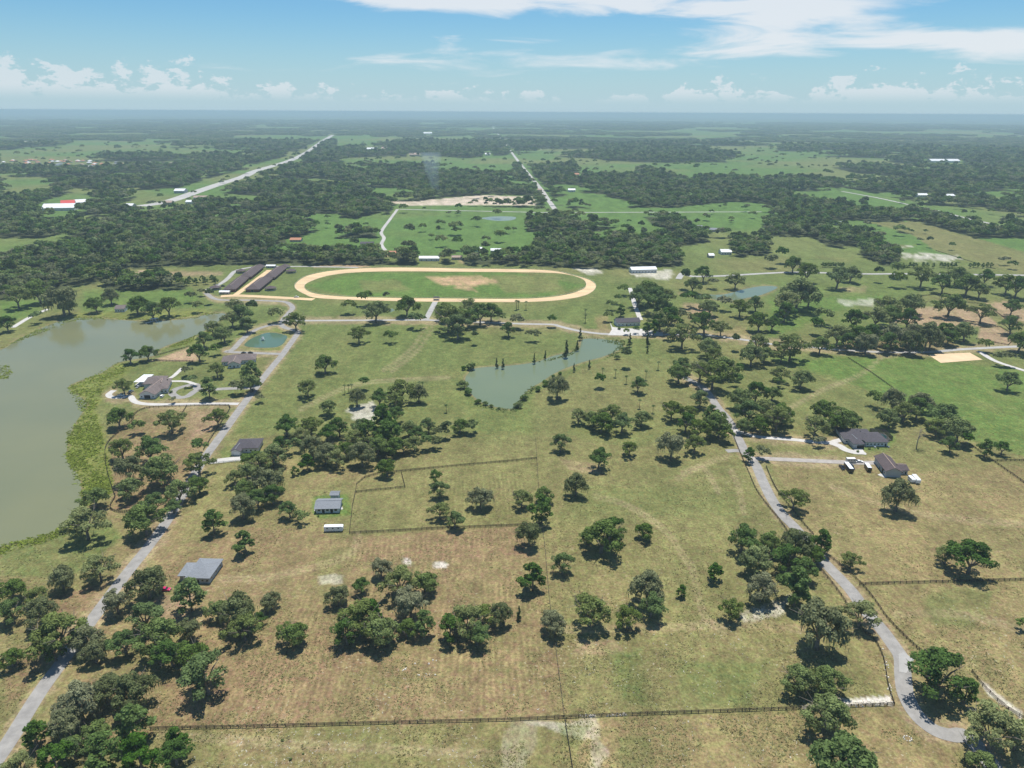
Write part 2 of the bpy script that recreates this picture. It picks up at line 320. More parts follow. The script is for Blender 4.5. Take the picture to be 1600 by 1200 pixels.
FAR = [((655,408),(686,408),12,4,'roof_white','wall_white','long white-roofed barn in the trees behind the racetrack'), ((563,384),(583,384),12,3.2,'roof_dark','wall_tan','dark-roofed ranch house on the green lot behind the racetrack'),
 ((605,399),(619,399),12,3.5,'roof_terra','wall_tan','house with a clay-red roof beside the sandy pen'), ((453,378),(470,378),14,3.2,'roof_terra','wall_tan','red-brown roofed house at the edge of the big wood'),
 ((740,393),(753,393),12,3.5,'roof_white','wall_white','white-walled house in the trees near the racetrack back straight'), ((767,395),(783,395),12,3.5,'roof_white','wall_tan','tan-walled house with a white roof behind the track straight'), ((706,406),(722,406),10,3.5,'roof_tan','wall_tan','tan shed among the trees behind the track'),
 ((888,300),(899,300),18,5,'roof_white','wall_white','white barn by the straight far road'), ((1127,398),(1143,398),16,4,'roof_white','wall_white','white-roofed farmhouse in the clearing past the pine wood'), ((1108,403),(1116,403),12,3.5,'roof_white','wall_tan','small white barn beside the white-roofed farmhouse'),
 ((1108,362),(1121,362.5),14,3.5,'roof_grey','wall_tan','green-grey roofed house in the far clearing'), ((1087,358),(1098,358),14,3.5,'roof_grey','wall_grey','grey house beside the tree belt in the far clearing'),
 ((1432,308),(1450,308),20,5,'roof_white','wall_white','long white barn on the far eastern ridge'), ((1478,309),(1492,309),20,5,'roof_white','wall_tan','pale barn next to the long white ridge barn'), ((1310,352),(1323,352),14,4,'roof_grey','wall_grey','grey-roofed house in the eastern woods'),
 ((65,330),(116,329),40,6,'roof_white','wall_white','large white-roofed store at the wood edge'), ((96,324),(118,323),30,8,'roof_red','wall_tan','red-roofed store adjoining the white one'), ((118,321),(136,320),30,6,'roof_white','wall_white','white annex beyond the red-roofed store'),
 ((272,302),(288,302),26,6,'roof_white','wall_grey','blue-white warehouse by the highway'), ((195,325),(207,325),20,5,'roof_white','wall_tan','roadside shop with a white roof near the highway end'), ((255,320),(268,320),18,5,'roof_tan','wall_tan','tan roadside shop by the highway'), ((290,319),(302,319),18,5,'roof_white','wall_white','white roadside shop by the highway field'), ((302,312),(322,312),20,5,'roof_tan','wall_white','long tan-roofed shop by the highway field'),
 ((180,488),(195,487.5),13,3.6,'roof_brown','wall_white','brown-roofed house on the far lake shore'), ((1455,254),(1478,254),40,7,'roof_white','wall_white','long white far warehouse in the eastern haze'), ((1482,254),(1500,254),40,7,'roof_white','wall_white','second white far warehouse in the eastern haze'),
 ((640,244),(656,244),40,7,'roof_tan','wall_tan','tan far barn on the hazy green field'), ((573,235),(590,235),40,7,'roof_white','wall_white','white far barn beside the hazy meadow'), ((596,234),(604,234),40,7,'roof_tan','wall_white','small tan far barn beside the hazy meadow'), ((662,210),(675,210),60,9,'roof_white','wall_white','white far hall under the horizon'), ((840,299),(847,299),14,4,'roof_tan','wall_tan','small tan house by the straight far road'), ((893,275),(905,275),20,5,'roof_terra','wall_tan','red-roofed farmhouse on the far bright field'), ((758,243),(766,243),30,6,'roof_white','wall_white','white far shed by the straight road')]
FOREST_Y = 372
def forest_mask(px, py, X, Y):
    dist = np.hypot(X, Y)
    n1 = fbm(X/520+40, Y/900+11, 3); n2 = fbm(X/150+4, Y/260, 3)
    inframe = (px > -60) & (px < 1660) & (py > 150)
    f = np.where(inframe, py < FOREST_Y, (dist > 1200) & (n1 < .56))
    for p in CLEAR: f &= ~inpoly(px+(n2-.5)*8, py+(n2-.5)*3, p)
    for p in WOODS: f |= inpoly(px, py, p)
    far = (py < 262)
    f &= ~(far & (fbm(X/700+3, Y/420+8, 3) > .505)) | (py < 176)
    mid = (py >= 262) & (py < 372) & inframe
    f &= ~(mid & (fbm(X/170+31, Y/150+2, 3) > .555))
    for k in ('highway', 'straight_road', 'field_road', 'field_edge_road', 'east_road', 'ridge_road', 'back_road'):
        pts, w, _ = ROADS[k]; d = linedist(px, py, pts)
        s = mpp_arr(X, Y); f &= ~(d*s < w*.6+6)
    for A, B, d_, h_, *_ in FAR:
        f &= ~((px > A[0]-4) & (px < B[0]+4) & (py > A[1]-4) & (py < A[1]+9-max(0, (300-A[1])*.05)))
    f &= ~(linedist(px, py, [(55,377),(105,367),(175,339),(220,322)]) < 3.0)
    return f
def mpp_arr(X, Y): return (Y*math.cos(PITCH)+CAM_H*math.sin(PITCH))/FPX

# ------------------------------------------------------------------ ground: one sheet to the horizon
C_TAN=(.225,.178,.082); C_OLIVE=(.165,.158,.060); C_GREEN=(.112,.142,.042); C_BRIGHT=(.088,.152,.032); C_BROWN=(.225,.155,.083); C_DIRT=(.34,.235,.15)
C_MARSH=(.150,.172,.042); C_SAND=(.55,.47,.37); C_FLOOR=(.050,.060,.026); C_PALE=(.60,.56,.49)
PATCH = [  # polygon, colour, feather px, strength, break-up
 ([(230,860),(420,830),(545,836),(812,824),(850,900),(870,1118),(235,1140),(300,1000)], C_BROWN, 14, .55, .8),
 ([(240,1060),(420,1020),(520,1050),(530,1120),(245,1136)], C_BROWN, 10, .5, .5), ([(545,836),(810,824),(830,870),(560,880)], C_BROWN, 8, .6, .5),
 ([(300,1145),(880,1128),(900,1210),(300,1210)], C_OLIVE, 6, .6, .5), ([(895,1128),(1390,1108),(1480,1160),(1500,1210),(900,1210)], C_TAN, 6, .8, .5),
 ([(1195,720),(1600,740),(1600,905),(1345,912),(1270,840)], C_TAN, 10, .75, .7), ([(1345,918),(1600,910),(1600,1120),(1520,1050)], C_TAN, 8, .45, .8),
 ([(880,985),(1340,985),(1390,1100),(890,1118)], C_OLIVE, 10, .7, .6), ([(880,760),(1200,730),(1290,880),(1340,980),(880,980)], C_OLIVE, 14, .7, .7),
 ([(560,760),(840,720),(850,820),(550,830)], C_OLIVE, 5, .6, .6), ([(400,590),(830,590),(836,680),(360,680)], C_GREEN, 8, .65, .6),
 ([(840,560),(1100,560),(1180,720),(840,720)], C_OLIVE, 10, .5, .7), ([(470,510),(940,525),(730,575),(430,590)], C_GREEN, 8, .7, .7), ([(430,478),(960,478),(950,515),(470,498)], C_GREEN, 5, .7, .6),
 ([(476,446),(550,426),(800,425),(915,445),(850,465),(550,464)], C_BRIGHT, 3, .95, .25), ([(560,438),(620,436),(640,452),(570,456)], C_OLIVE, 6, .7, .5), ([(770,432),(870,432),(880,456),(790,458)], C_OLIVE, 6, .8, .5),
 ([(668,433),(745,431),(772,437),(775,441),(740,447),(690,446)], (.43,.285,.165), 3, .95, .75), ([(680,446),(735,448),(745,456),(720,451)], (.46,.30,.18), 2, .7, .6),
 ([(1200,560),(1400,555),(1610,580),(1610,715),(1520,690),(1330,600)], C_BRIGHT, 8, .8, .5), ([(1200,440),(1480,445),(1300,490),(1200,530)], C_BRIGHT, 8, .8, .5), ([(1180,430),(1610,434),(1610,470),(1480,460),(1200,470)], C_GREEN, 5, .8, .5),
 ([(1310,468),(1370,466),(1365,480),(1315,480)], C_PALE, 3, .5, .8), ([(1300,450),(1360,446),(1350,456),(1310,458)], C_DIRT, 3, .5, .7),
 ([(1525,530),(1531,513),(1562,511),(1588,526),(1575,540)], C_DIRT, 2, .85, .3), ([(1540,476),(1575,470),(1610,490),(1610,505),(1570,498)], C_DIRT, 2, .8, .4), ([(1440,480),(1530,484),(1560,508),(1480,512),(1390,505),(1400,490)], C_DIRT, 4, .8, .4), ([(1320,530),(1480,525),(1500,543),(1330,545)], C_BROWN, 4, .7, .4),
 ([(186,655),(215,643),(355,637),(357,648),(320,700),(300,760),(250,800),(175,795),(170,700)], C_BROWN, 5, .75, .6), ([(300,645),(340,640),(345,670),(290,690)], C_DIRT, 6, .6, .6),
 ([(236,564),(297,542),(312,562),(300,565)], C_DIRT, 2, .9, .2), ([(200,431),(220,424),(254,424),(240,432),(224,435)], (.42,.29,.22), 1.5, .95, .2),
 ([(262,425),(350,424),(345,432),(262,430)], C_DIRT, 2, .6, .9), ([(540,640),(580,628),(600,640),(580,656),(550,655)], C_PALE, 4, .6, .6),
 ([(104,602),(140,587),(185,563),(215,572),(165,610),(152,640),(168,690),(176,740),(176,770),(130,790),(113,750),(100,710),(104,670),(130,645)], C_MARSH, 6, 1.0, .35),
 ([(-20,560),(0,545),(60,512),(120,490),(320,484),(345,490),(330,497),(120,501),(30,535)], C_MARSH, 3, .85, .4), ([(250,548),(300,522),(330,505),(335,520),(300,538)], C_MARSH, 3, .9, .4),
 ([(0,852),(90,828),(150,800),(200,840),(110,900),(0,900)], C_GREEN, 10, .9, .5), ([(0,470),(70,468),(60,490),(0,508)], C_BRIGHT, 4, .8, .3), ([(130,455),(190,450),(300,450),(320,480),(130,488)], C_BRIGHT, 6, .7, .4),
 ([(150,640),(200,600),(200,575),(300,565),(400,560),(380,630),(240,632)], C_GREEN, 8, .7, .5), ([(366,548),(380,528),(405,512),(450,514),(462,524),(440,550)], C_MARSH, 2, .8, .3),
 ([(485,800),(490,775),(545,770),(552,805),(500,812)], C_BRIGHT, 4, .8, .4), ([(1300,680),(1390,665),(1402,690),(1385,703),(1355,706)], C_BRIGHT, 5, .7, .4), ([(345,700),(410,690),(400,720),(345,715)], C_GREEN, 4, .8, .4),
 ([(720,570),(900,545),(980,528),(985,545),(900,580),(840,612),(810,645),(730,635)], C_GREEN, 5, .8, .4), ([(900,650),(1180,640),(1000,700),(880,680)], C_GREEN, 8, .5, .7), ([(880,720),(930,725),(950,745),(890,735)], C_DIRT, 5, .5, .7),
 ([(1310,1092),(1395,1085),(1397,1102),(1240,1108)], C_PALE, 3, .95, .9), ([(1370,1010),(1388,1070),(1394,1100),(1384,1060)], C_PALE, 2, .9, .9), ([(775,1170),(800,1129),(842,1128),(836,1165),(820,1215),(770,1215)], C_PALE, 5, .16, 1.0), ([(820,1128),(930,1122),(936,1150),(905,1158),(850,1140)], C_PALE, 5, .36, 1.0), ([(925,1150),(955,1170),(940,1210),(915,1210)], C_PALE, 6, .25, 1.0),
 ([(1530,1060),(1600,1110),(1600,1130),(1540,1085)], C_PALE, 3, .6, .8), ([(900,998),(960,1000),(980,1022),(900,1022)], C_DIRT, 5, .5, .7), ([(1150,960),(1240,930),(1230,960),(1160,975)], C_PALE, 5, .5, .9), ([(495,899),(540,896),(534,912),(500,912)], C_PALE, 3, .8, .5), ([(678,878),(704,878),(702,888),(680,888)], C_PALE, 2, .8, .4), ([(630,872),(644,872),(642,882),(632,882)], C_PALE, 2, .7, .4), ([(955,1015),(1000,1015),(1012,1100),(965,1095)], C_GREEN, 10, .7, .8), ([(1055,1030),(1200,1030),(1180,1110),(1070,1100)], C_GREEN, 14, .6, .8), ([(960,1150),(1020,1145),(1020,1200),(965,1200)], C_GREEN, 8, .6, .8), ([(865,1128),(925,1132),(905,1175),(880,1165)], C_GREEN, 6, .6, .7), ([(1430,920),(1560,920),(1520,985),(1440,980)], C_GREEN, 12, .6, .7), ([(480,870),(560,840),(540,930),(500,960)], C_OLIVE, 12, .7, .6), ([(860,820),(900,750),(1180,760),(1170,810)], C_GREEN, 20, .45, .8),
 ([(0,1040),(100,960),(110,1000),(30,1100),(0,1120)], C_BROWN, 8, .7, .6), ([(80,930),(170,910),(150,950),(90,960)], C_BROWN, 6, .8, .5), ([(240,930),(300,930),(290,970),(250,975)], C_DIRT, 5, .6, .6), ([(120,1060),(230,1050),(240,1150),(60,1200),(40,1170)], C_BROWN, 10, .6, .6),
 ([(410,700),(480,730),(440,740),(400,720)], C_TAN, 6, .6, .5), ([(600,314),(650,314),(700,309),(750,305),(835,307),(837,321),(725,321),(640,322)], (.55,.45,.36), 2, .9, .6), ([(15,221),(80,222),(76,227),(15,226)], C_PALE, 1, .9, .3),
 ([(1405,395),(1470,396),(1500,404),(1480,408),(1420,402)], C_PALE, 3, .8, .8), ([(1350,383),(1430,383),(1425,387),(1355,387)], C_PALE, 2, .6, .7),
 ([(1352,346),(1432,346),(1610,396),(1610,430),(1462,392),(1425,366)], C_OLIVE, 4, .8, .4), ([(718,404),(790,404),(790,411),(718,412)], C_DIRT, 2, .5, .6), ([(490,414),(580,413),(575,418),(490,418)], (.45,.28,.19), 2, .8, .6), ([(578,392),(604,390),(606,402),(582,404)], (.50,.36,.24), 2, .9, .4), ([(900,418),(936,418),(936,427),(905,426)], C_PALE, 2, .8, .6), ([(985,424),(1045,423),(1045,435),(990,433)], C_PALE, 2, .7, .5), ([(930,495),(950,492),(955,520),(935,518)], C_TAN, 4, .8, .4), ([(1070,475),(1100,474),(1120,500),(1075,497)], C_DIRT, 5, .7, .5), ([(1120,520),(1160,508),(1175,522),(1140,530)], C_TAN, 4, .7, .5),
]
def ground_sheet():
    ang = [R(a) for a in np.arange(-54, 54.001, .22)]
    ang += [R(a) for a in np.arange(57, 304, 3.0)]
    ang = np.array(ang); rad = [0.0]; r = 30.0
    while r < 62000: rad.append(r); r *= 1.02 if r < 150 else 1.006 if r < 700 else 1.012 if r < 3000 else 1.03
    rad.append(62000.0); rad = np.array(rad[1:])
    na, nr = len(ang), len(rad)
    X = np.outer(rad, np.sin(ang)); Y = np.outer(rad, np.cos(ang))
    px, py = to_px(X, Y); behind = np.isnan(px); px = np.where(behind, -5000, px); py = np.where(behind, 3000, py)
    big = fbm(X/90+5, Y/90+9, 4); fine = fbm(X/22, Y/22+3, 4); vfine = fbm(X/6+2, Y/6, 3); huge = fbm(X/400, Y/400+30, 3)
    k = np.clip((py-520)/380, 0, 1)
    base = np.array(C_GREEN)*(1-k[..., None])+np.array(C_TAN)*k[..., None]
    base = base*(1-.35*k[..., None])+np.array(C_OLIVE)*.35*k[..., None]
    def mixin(base, col, w): return base*(1-w[..., None])+np.array(col)*w[..., None]
    base = mixin(base, C_OLIVE, np.clip((big-.48)*5, 0, .85)*.8)
    base = mixin(base, C_BROWN, np.clip((huge*.5+fine*.5-.55)*6, 0, .6)*k)
    base = mixin(base, C_GREEN, np.clip((.44-big)*5, 0, .6)*.5)
    for poly, col, fe, st, br in PATCH:
        xs = [p[0] for p in poly]; ys = [p[1] for p in poly]
        box = (px > min(xs)-3*fe-6) & (px < max(xs)+3*fe+6) & (py > min(ys)-2*fe-6) & (py < max(ys)+2*fe+6)
        if not box.any(): continue
        ii = np.where(box); qx, qy = px[ii], py[ii]
        d = polydist(qx, qy, poly); d = np.where(inpoly(qx, qy, poly), d, -d)
        d = d+(fine[ii]-.5)*(max(fe*5, 34) if col is C_PALE else fe*5)*br+(vfine[ii]-.5)*(16 if col is C_PALE else 0)*br+(vfine[ii]-.5)*fe*3*br+(big[ii]-.5)*fe*2
        w = np.clip(.5+d/(fe*1.4), 0, 1); w = w*w*(3-2*w)*st*(1-br*.7*np.clip((vfine[ii]*.5+fine[ii]*.5-.44)*5, 0, 1))
        base[ii] = mixin(base[ii], col, w)
    mpx = mpp_arr(X, Y)
    for poly in (LAKE, POND, BASIN, MERE):
        xs = [p[0] for p in poly]; ys = [p[1] for p in poly]; ii = np.where((px > min(xs)-12) & (px < max(xs)+12) & (py > min(ys)-8) & (py < max(ys)+8))
        d = polydist(px[ii], py[ii], poly)/2.0; base[ii] = mixin(base[ii], (.20,.165,.085), np.clip(1.5-d/1.6+(fine[ii]-.5)*2, 0, .75))
    for rk in ('lake_road', 'oak_road', 'cross_road', 'gravel_drive', 'basin_loop', 'concrete_drive', 'house_drive'):
        pts, wd, _ = ROADS[rk]; pts = cat(pts, 4); xs = [p[0] for p in pts]; ys = [p[1] for p in pts]; ii = np.where((px > min(xs)-25) & (px < max(xs)+25) & (py > min(ys)-15) & (py < max(ys)+15))
        d = linedist(px[ii], py[ii], pts)*mpx[ii]-wd/2; base[ii] = mixin(base[ii], (.29,.225,.13), np.clip(.75-d/3.0+(vfine[ii]-.5)*1.6+(fine[ii]-.5), 0, .7))
    for tr in ([(1060,748),(1082,735),(1100,732),(1112,750),(1122,768)], [(1068,738),(1110,722),(1140,712)], [(1142,735),(1155,765),(1162,800)], [(600,578),(640,548),(665,512)], [(612,580),(652,548),(676,512)], [(1205,655),(1280,612),(1345,585),(1375,560)], [(930,775),(985,792),(1040,830),(1075,880)], [(885,984),(1000,982),(1180,975),(1250,985)], [(470,640),(560,600),(700,590)], [(1080,880),(1100,960),(1130,985)], [(560,835),(540,870),(430,900),(345,905)], [(1300,760),(1420,800),(1600,820)], [(1400,960),(1500,960),(1600,985)], [(250,1148),(500,1165),(800,1180)]):
        tr = cat(tr, 5); xs = [p[0] for p in tr]; ys = [p[1] for p in tr]; ii = np.where((px > min(xs)-12) & (px < max(xs)+12) & (py > min(ys)-12) & (py < max(ys)+12))
        d = linedist(px[ii], py[ii], tr)*mpx[ii]; base[ii] = mixin(base[ii], (.31,.25,.14), np.exp(-((d-.9)/.7)**2)*.55*np.clip(.3+1.4*fine[ii], 0, 1))
    fm = forest_mask(px, py, X, Y)
    farclear = ~fm & (py < 400) & ~behind
    fc = np.array((.085,.155,.036))
    w = np.where(farclear & (py < 400), .95, 0)*np.clip(.5+big, 0, 1)
    keep = np.zeros_like(fm)
    for poly, col, fe, st, br in PATCH[-22:]: keep |= inpoly(px, py, poly)
    base = np.where((w > 0)[..., None] & ~keep[..., None], mixin(base, fc, w), base)
    base = mixin(base, C_OLIVE, np.where(farclear & ~keep, np.clip((huge-.5)*4, 0, .6), 0))
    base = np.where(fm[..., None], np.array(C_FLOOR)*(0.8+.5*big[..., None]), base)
    sp = np.clip((fine-.5)*4, 0, 1)*np.clip((py-820)/200, 0, 1)+.25*np.clip((py-700)/200, 0, 1)
    rows = np.zeros_like(px)
    for poly in ([(400,1000),(545,838),(810,826),(868,1000),(878,1116),(240,1136),(330,1080)], [(640,740),(838,720),(838,815),(700,820)]):
        d = polydist(px, py, poly); rows = np.maximum(rows, np.where(inpoly(px, py, poly), np.clip(d/30, 0, 1), 0))
    V = np.stack([X, Y, np.zeros_like(X)], -1).reshape(-1, 3); V = np.vstack([V, [[0, 0, 0]]])
    i = np.arange(nr-1)[:, None]; j = np.arange(na)[None, :]; j2 = (j+1) % na
    F = np.stack([i*na+j, i*na+j2, (i+1)*na+j2, (i+1)*na+j], -1).reshape(-1, 4)[:, ::-1]
    me = bpy.data.meshes.new('ground'); nq = len(F); c = nr*na
    T = np.stack([np.full(na, c), (np.arange(na)+1) % na, np.arange(na)], -1)
    me.vertices.add(len(V)); me.vertices.foreach_set('co', V.astype(np.float32).ravel())
    me.loops.add(nq*4+na*3); me.loops.foreach_set('vertex_index', np.concatenate([F.ravel(), T.ravel()]).astype(np.int32))
    me.polygons.add(nq+na); me.polygons.foreach_set('loop_start', np.concatenate([np.arange(nq)*4, nq*4+np.arange(na)*3]).astype(np.int32))
    me.update(calc_edges=True); me.validate()
    def attr(name, vals, typ='FLOAT'):
        a = me.attributes.new(name, 'FLOAT_COLOR' if typ == 'C' else 'FLOAT', 'POINT')
        if typ == 'C':
            q = np.ones((len(V), 4), np.float32); q[:-1, :3] = vals.reshape(-1, 3); q[-1, :3] = C_TAN; a.data.foreach_set('color', q.ravel())
        else: a.data.foreach_set('value', np.append(vals.ravel(), 0).astype(np.float32))
    attr('soil', base, 'C'); attr('flowers', sp); attr('rows', rows)
    m = bpy.data.materials.new('pasture'); m.use_nodes = True; n, l = m.node_tree.nodes, m.node_tree.links; b = n['Principled BSDF']
    b.inputs['Roughness'].default_value = .95; b.inputs['Specular IOR Level'].default_value = .1
    geo = n.new('ShaderNodeNewGeometry')
    def at(nm): a = n.new('ShaderNodeAttribute'); a.attribute_name = nm; return a
    def noise(scale, det, ro=.6, stretch=None):
        x = n.new('ShaderNodeTexNoise'); x.inputs['Scale'].default_value = scale; x.inputs['Detail'].default_value = det; x.inputs['Roughness'].default_value = ro
        if stretch:
            mp = n.new('ShaderNodeMapping'); mp.inputs['Scale'].default_value = stretch; l.new(geo.outputs['Position'], mp.inputs[0]); l.new(mp.outputs[0], x.inputs['Vector'])
        else: l.new(geo.outputs['Position'], x.inputs['Vector'])
        return x.outputs['Fac']
    mm = lambda op, a, b2=None, c2=None, clamp=False: math_node(n, l, op, a, b2, c2, clamp)
    def rng_(x, lo, hi, a, b2):
        k = n.new('ShaderNodeMapRange'); l.new(x, k.inputs[0]); k.inputs[1].default_value = lo; k.inputs[2].default_value = hi; k.inputs[3].default_value = a; k.inputs[4].default_value = b2; return k.outputs[0]
    v = mm('MULTIPLY', rng_(noise(.8, 6, .78), .34, .66, .58, 1.42), rng_(noise(.11, 6, .72), .3, .7, .74, 1.26))
    v = mm('MULTIPLY', v, rng_(noise(.05, 4, .6, (1, .35, 1)), .35, .65, .86, 1.14))
    v = mm('MULTIPLY', v, rng_(noise(.32, 5, .75, (1, .6, 1)), .33, .67, .76, 1.24))
    sepp = n.new('ShaderNodeSeparateXYZ'); l.new(geo.outputs['Position'], sepp.inputs[0])
    wob = mm('MULTIPLY', noise(.05, 2), 3.0)
    s1 = mm('SINE', mm('MULTIPLY', mm('ADD', mm('ADD', sepp.outputs[0], mm('MULTIPLY', sepp.outputs[1], .05)), wob), 2.5))
    s2 = mm('SINE', mm('MULTIPLY', mm('ADD', sepp.outputs[1], wob), 1.7))
    rw = mm('MULTIPLY', mm('ADD', mm('MULTIPLY', s1, .10), mm('MULTIPLY', s2, .015)), mm('MULTIPLY', at('rows').outputs['Fac'], rng_(noise(.03, 3), .35, .6, .2, 1.3)))
    v = mm('MULTIPLY', v, mm('ADD', 1.0, rw))
    mul = n.new('ShaderNodeVectorMath'); mul.operation = 'SCALE'; l.new(at('soil').outputs['Color'], mul.inputs[0]); l.new(v, mul.inputs['Scale'])
    hue = n.new('ShaderNodeHueSaturation'); l.new(mul.outputs[0], hue.inputs['Color']); l.new(rng_(noise(.35, 5, .7), .3, .7, .455, .54), hue.inputs['Hue'])
    fl = rng_(mm('MULTIPLY', rng_(noise(.75, 2, .5), .63, .70, 0, 1), at('flowers').outputs['Fac']), 0, 1, 0, .6)
    mx = n.new('ShaderNodeMixRGB'); l.new(fl, mx.inputs[0]); l.new(hue.outputs[0], mx.inputs[1]); mx.inputs[2].default_value = (.46,.42,.29,1)
    tuft = rng_(mm('MULTIPLY', rng_(noise(.42, 3, .6), .60, .68, 0, 1), rng_(noise(.035, 3, .6), .42, .62, 0, 1)), 0, 1, 0, .55)
    mx2 = n.new('ShaderNodeMixRGB'); l.new(tuft, mx2.inputs[0]); l.new(mx.outputs[0], mx2.inputs[1]); mx2.inputs[2].default_value = (.075,.095,.03,1)
    bare = rng_(mm('MULTIPLY', rng_(noise(.22, 4, .7), .61, .70, 0, 1), rng_(noise(.02, 3, .6), .45, .65, 0, 1)), 0, 1, 0, .5)
    mx3 = n.new('ShaderNodeMixRGB'); l.new(bare, mx3.inputs[0]); l.new(mx2.outputs[0], mx3.inputs[1]); mx3.inputs[2].default_value = (.34,.27,.18,1)
    mx4 = n.new('ShaderNodeMixRGB'); l.new(rng_(sepp.outputs[1], 700, 1100, 1, 0), mx4.inputs[0]); l.new(mx.outputs[0], mx4.inputs[1]); l.new(mx3.outputs[0], mx4.inputs[2])
    l.new(mx4.outputs[0], b.inputs['Base Color'])
    bp = n.new('ShaderNodeBump'); bp.inputs['Strength'].default_value = .35; bp.inputs['Distance'].default_value = .25; l.new(noise(1.3, 4, .7), bp.inputs['Height']); l.new(bp.outputs[0], b.inputs['Normal'])
    me.materials.append(m)
    return tag(add('ground', me), kind='structure')
ground_sheet()

# ------------------------------------------------------------------ sheets on the ground
LIFT = [0.02]
def lift(p):
    return 0.03+math.hypot(p[0], p[1])*2.5e-5
def sheet(name, pix, mat, dz=0.0, kind='structure'):
    pts = [G(*p) for p in pix]; c = sum(pts, Vector())/len(pts); h = lift(c)+dz
    me = bpy.data.meshes.new(name)
    import bmesh
    bm = bmesh.new(); vs_ = [bm.verts.new((p.x, p.y, h)) for p in pts]; f = bm.faces.new(vs_)
    if f.normal.z < 0 or True:
        f.normal_update()
        if f.normal.z < 0: f.normal_flip()
    bmesh.ops.triangulate(bm, faces=[f]); bm.to_mesh(me); bm.free(); me.materials.append(mat)
    return tag(add(name, me), kind=kind)
def resample(pts, step):
    out = [pts[0]]
    for a, b in zip(pts, pts[1:]):
        L = (b-a).length; n = max(1, int(L/step))
        out += [a.lerp(b, (k+1)/n) for k in range(n)]
    return out
def ribbon(name, pix, width, mat, dz=0.0):
    pts = [G(*p) for p in cat(pix, 6)]; mb = MB(); n = len(pts); L = []; Rr = []
    for i, p in enumerate(pts):
        d = (pts[min(i+1, n-1)]-pts[max(i-1, 0)]).normalized(); q = Vector((-d.y, d.x, 0))*width/2
        h = lift(p)+dz; L.append((p.x+q.x, p.y+q.y, h)); Rr.append((p.x-q.x, p.y-q.y, h))
    mb.v = L+Rr; mb.f = [(n+i, n+i+1, i+1, i) for i in range(n-1)]
    return tag(mb.build(name, mat), kind='structure')
def water_material(name, col, rough):
    m = bpy.data.materials.new(name); m.use_nodes = True; n, l = m.node_tree.nodes, m.node_tree.links; b = n['Principled BSDF']
    b.inputs['Roughness'].default_value = rough; b.inputs['IOR'].default_value = 1.33; b.inputs['Specular IOR Level'].default_value = .36
    g = n.new('ShaderNodeNewGeometry'); x = n.new('ShaderNodeTexNoise'); x.inputs['Scale'].default_value = .012; x.inputs['Detail'].default_value = 4; l.new(g.outputs['Position'], x.inputs['Vector'])
    r = n.new('ShaderNodeValToRGB'); r.color_ramp.elements[0].position = .35; r.color_ramp.elements[1].position = .65
    r.color_ramp.elements[0].color = (*col, 1); r.color_ramp.elements[1].color = (col[0]*1.15, col[1]*1.1, col[2]*1.05, 1); l.new(x.outputs['Fac'], r.inputs[0]); l.new(r.outputs[0], b.inputs['Base Color'])
    y = n.new('ShaderNodeTexNoise'); y.inputs['Scale'].default_value = .45; y.inputs['Detail'].default_value = 5; l.new(g.outputs['Position'], y.inputs['Vector'])
    bp = n.new('ShaderNodeBump'); bp.inputs['Strength'].default_value = .22; bp.inputs['Distance'].default_value = .2; l.new(y.outputs['Fac'], bp.inputs['Height']); l.new(bp.outputs[0], b.inputs['Normal'])
    return m
MAT['lake'] = water_material('lake_water', (.155,.166,.092), .10); MAT['pond'] = water_material('pond_water', (.130,.166,.098), .09); MAT['basin'] = water_material('basin_water', (.075,.130,.086), .10)
sheet('lake_water', LAKE, MAT['lake']); sheet('pond_water', POND, MAT['pond']); sheet('basin_water', BASIN, MAT['basin']); sheet('mere_water', MERE, MAT['pond']); sheet('field_pond_water', FIELD_POND, MAT['pond'])
sheet('puddle_water', [(606,484),(613,482),(617,485),(610,488)], MAT['pond']); 
# racetrack ring
def ring_sheet(name, outer, inner, mat, n=180):
    O = [G(*p) for p in outer]; I = [G(*p) for p in inner]; c = sum(I, Vector())/len(I); mb = MB()
    def at_angle(P, a):
        best = None; d = Vector((math.cos(a), math.sin(a), 0)); r = 0
        for p, q in zip(P, P[1:]+P[:1]):
            e = q-p; den = d.x*e.y-d.y*e.x
            if abs(den) < 1e-9: continue
            w = p-c; t = (w.x*e.y-w.y*e.x)/den; s = (w.x*d.y-w.y*d.x)/den
            if t > 0 and -1e-6 <= s <= 1+1e-6: r = max(r, t)
        return c+d*r
    for k in range(n):
        a = 2*math.pi*k/n; o = at_angle(O, a); i = at_angle(I, a); h = lift(o)+.02; mb.v += [(o.x, o.y, h), (i.x, i.y, h)]
    mb.f = [(2*k, 2*((k+1) % n), 2*((k+1) % n)+1, 2*k+1) for k in range(n)]
    return tag(mb.build(name, mat), kind='structure')
ring_sheet('racetrack', TRACK_OUT, TRACK_IN, MAT['track'])
for i, (k, (pix, w, mt)) in enumerate(ROADS.items()): ribbon(k, pix, w, MAT[mt], dz=.012*(i+1)*.35)
sheet('riding_arena', [(1450,554),(1515,551),(1535,562),(1470,567)], MAT['arena'])
sheet('house_forecourt', [(1322,686),(1327,684),(1333,689),(1326,691)], MAT['concrete'], .1); sheet('garage_forecourt', [(1334,702),(1347,701.5),(1354,711),(1338,709)], MAT['concrete'], .1)
sheet('club_forecourt', [(953,504),(957,511),(972,513),(1002,514),(1036,519),(1036,525),(950,524),(956,515)], MAT['concrete'], .1)
sheet('drive_apron', [(1404,1022),(1412,1019),(1428,1031),(1424,1040),(1416,1052),(1405,1050)], MAT['pale_asphalt'], .1)
sheet('vehicle_pad', [(211,602),(221,593),(237,593),(226,604)], MAT['concrete'], .05)

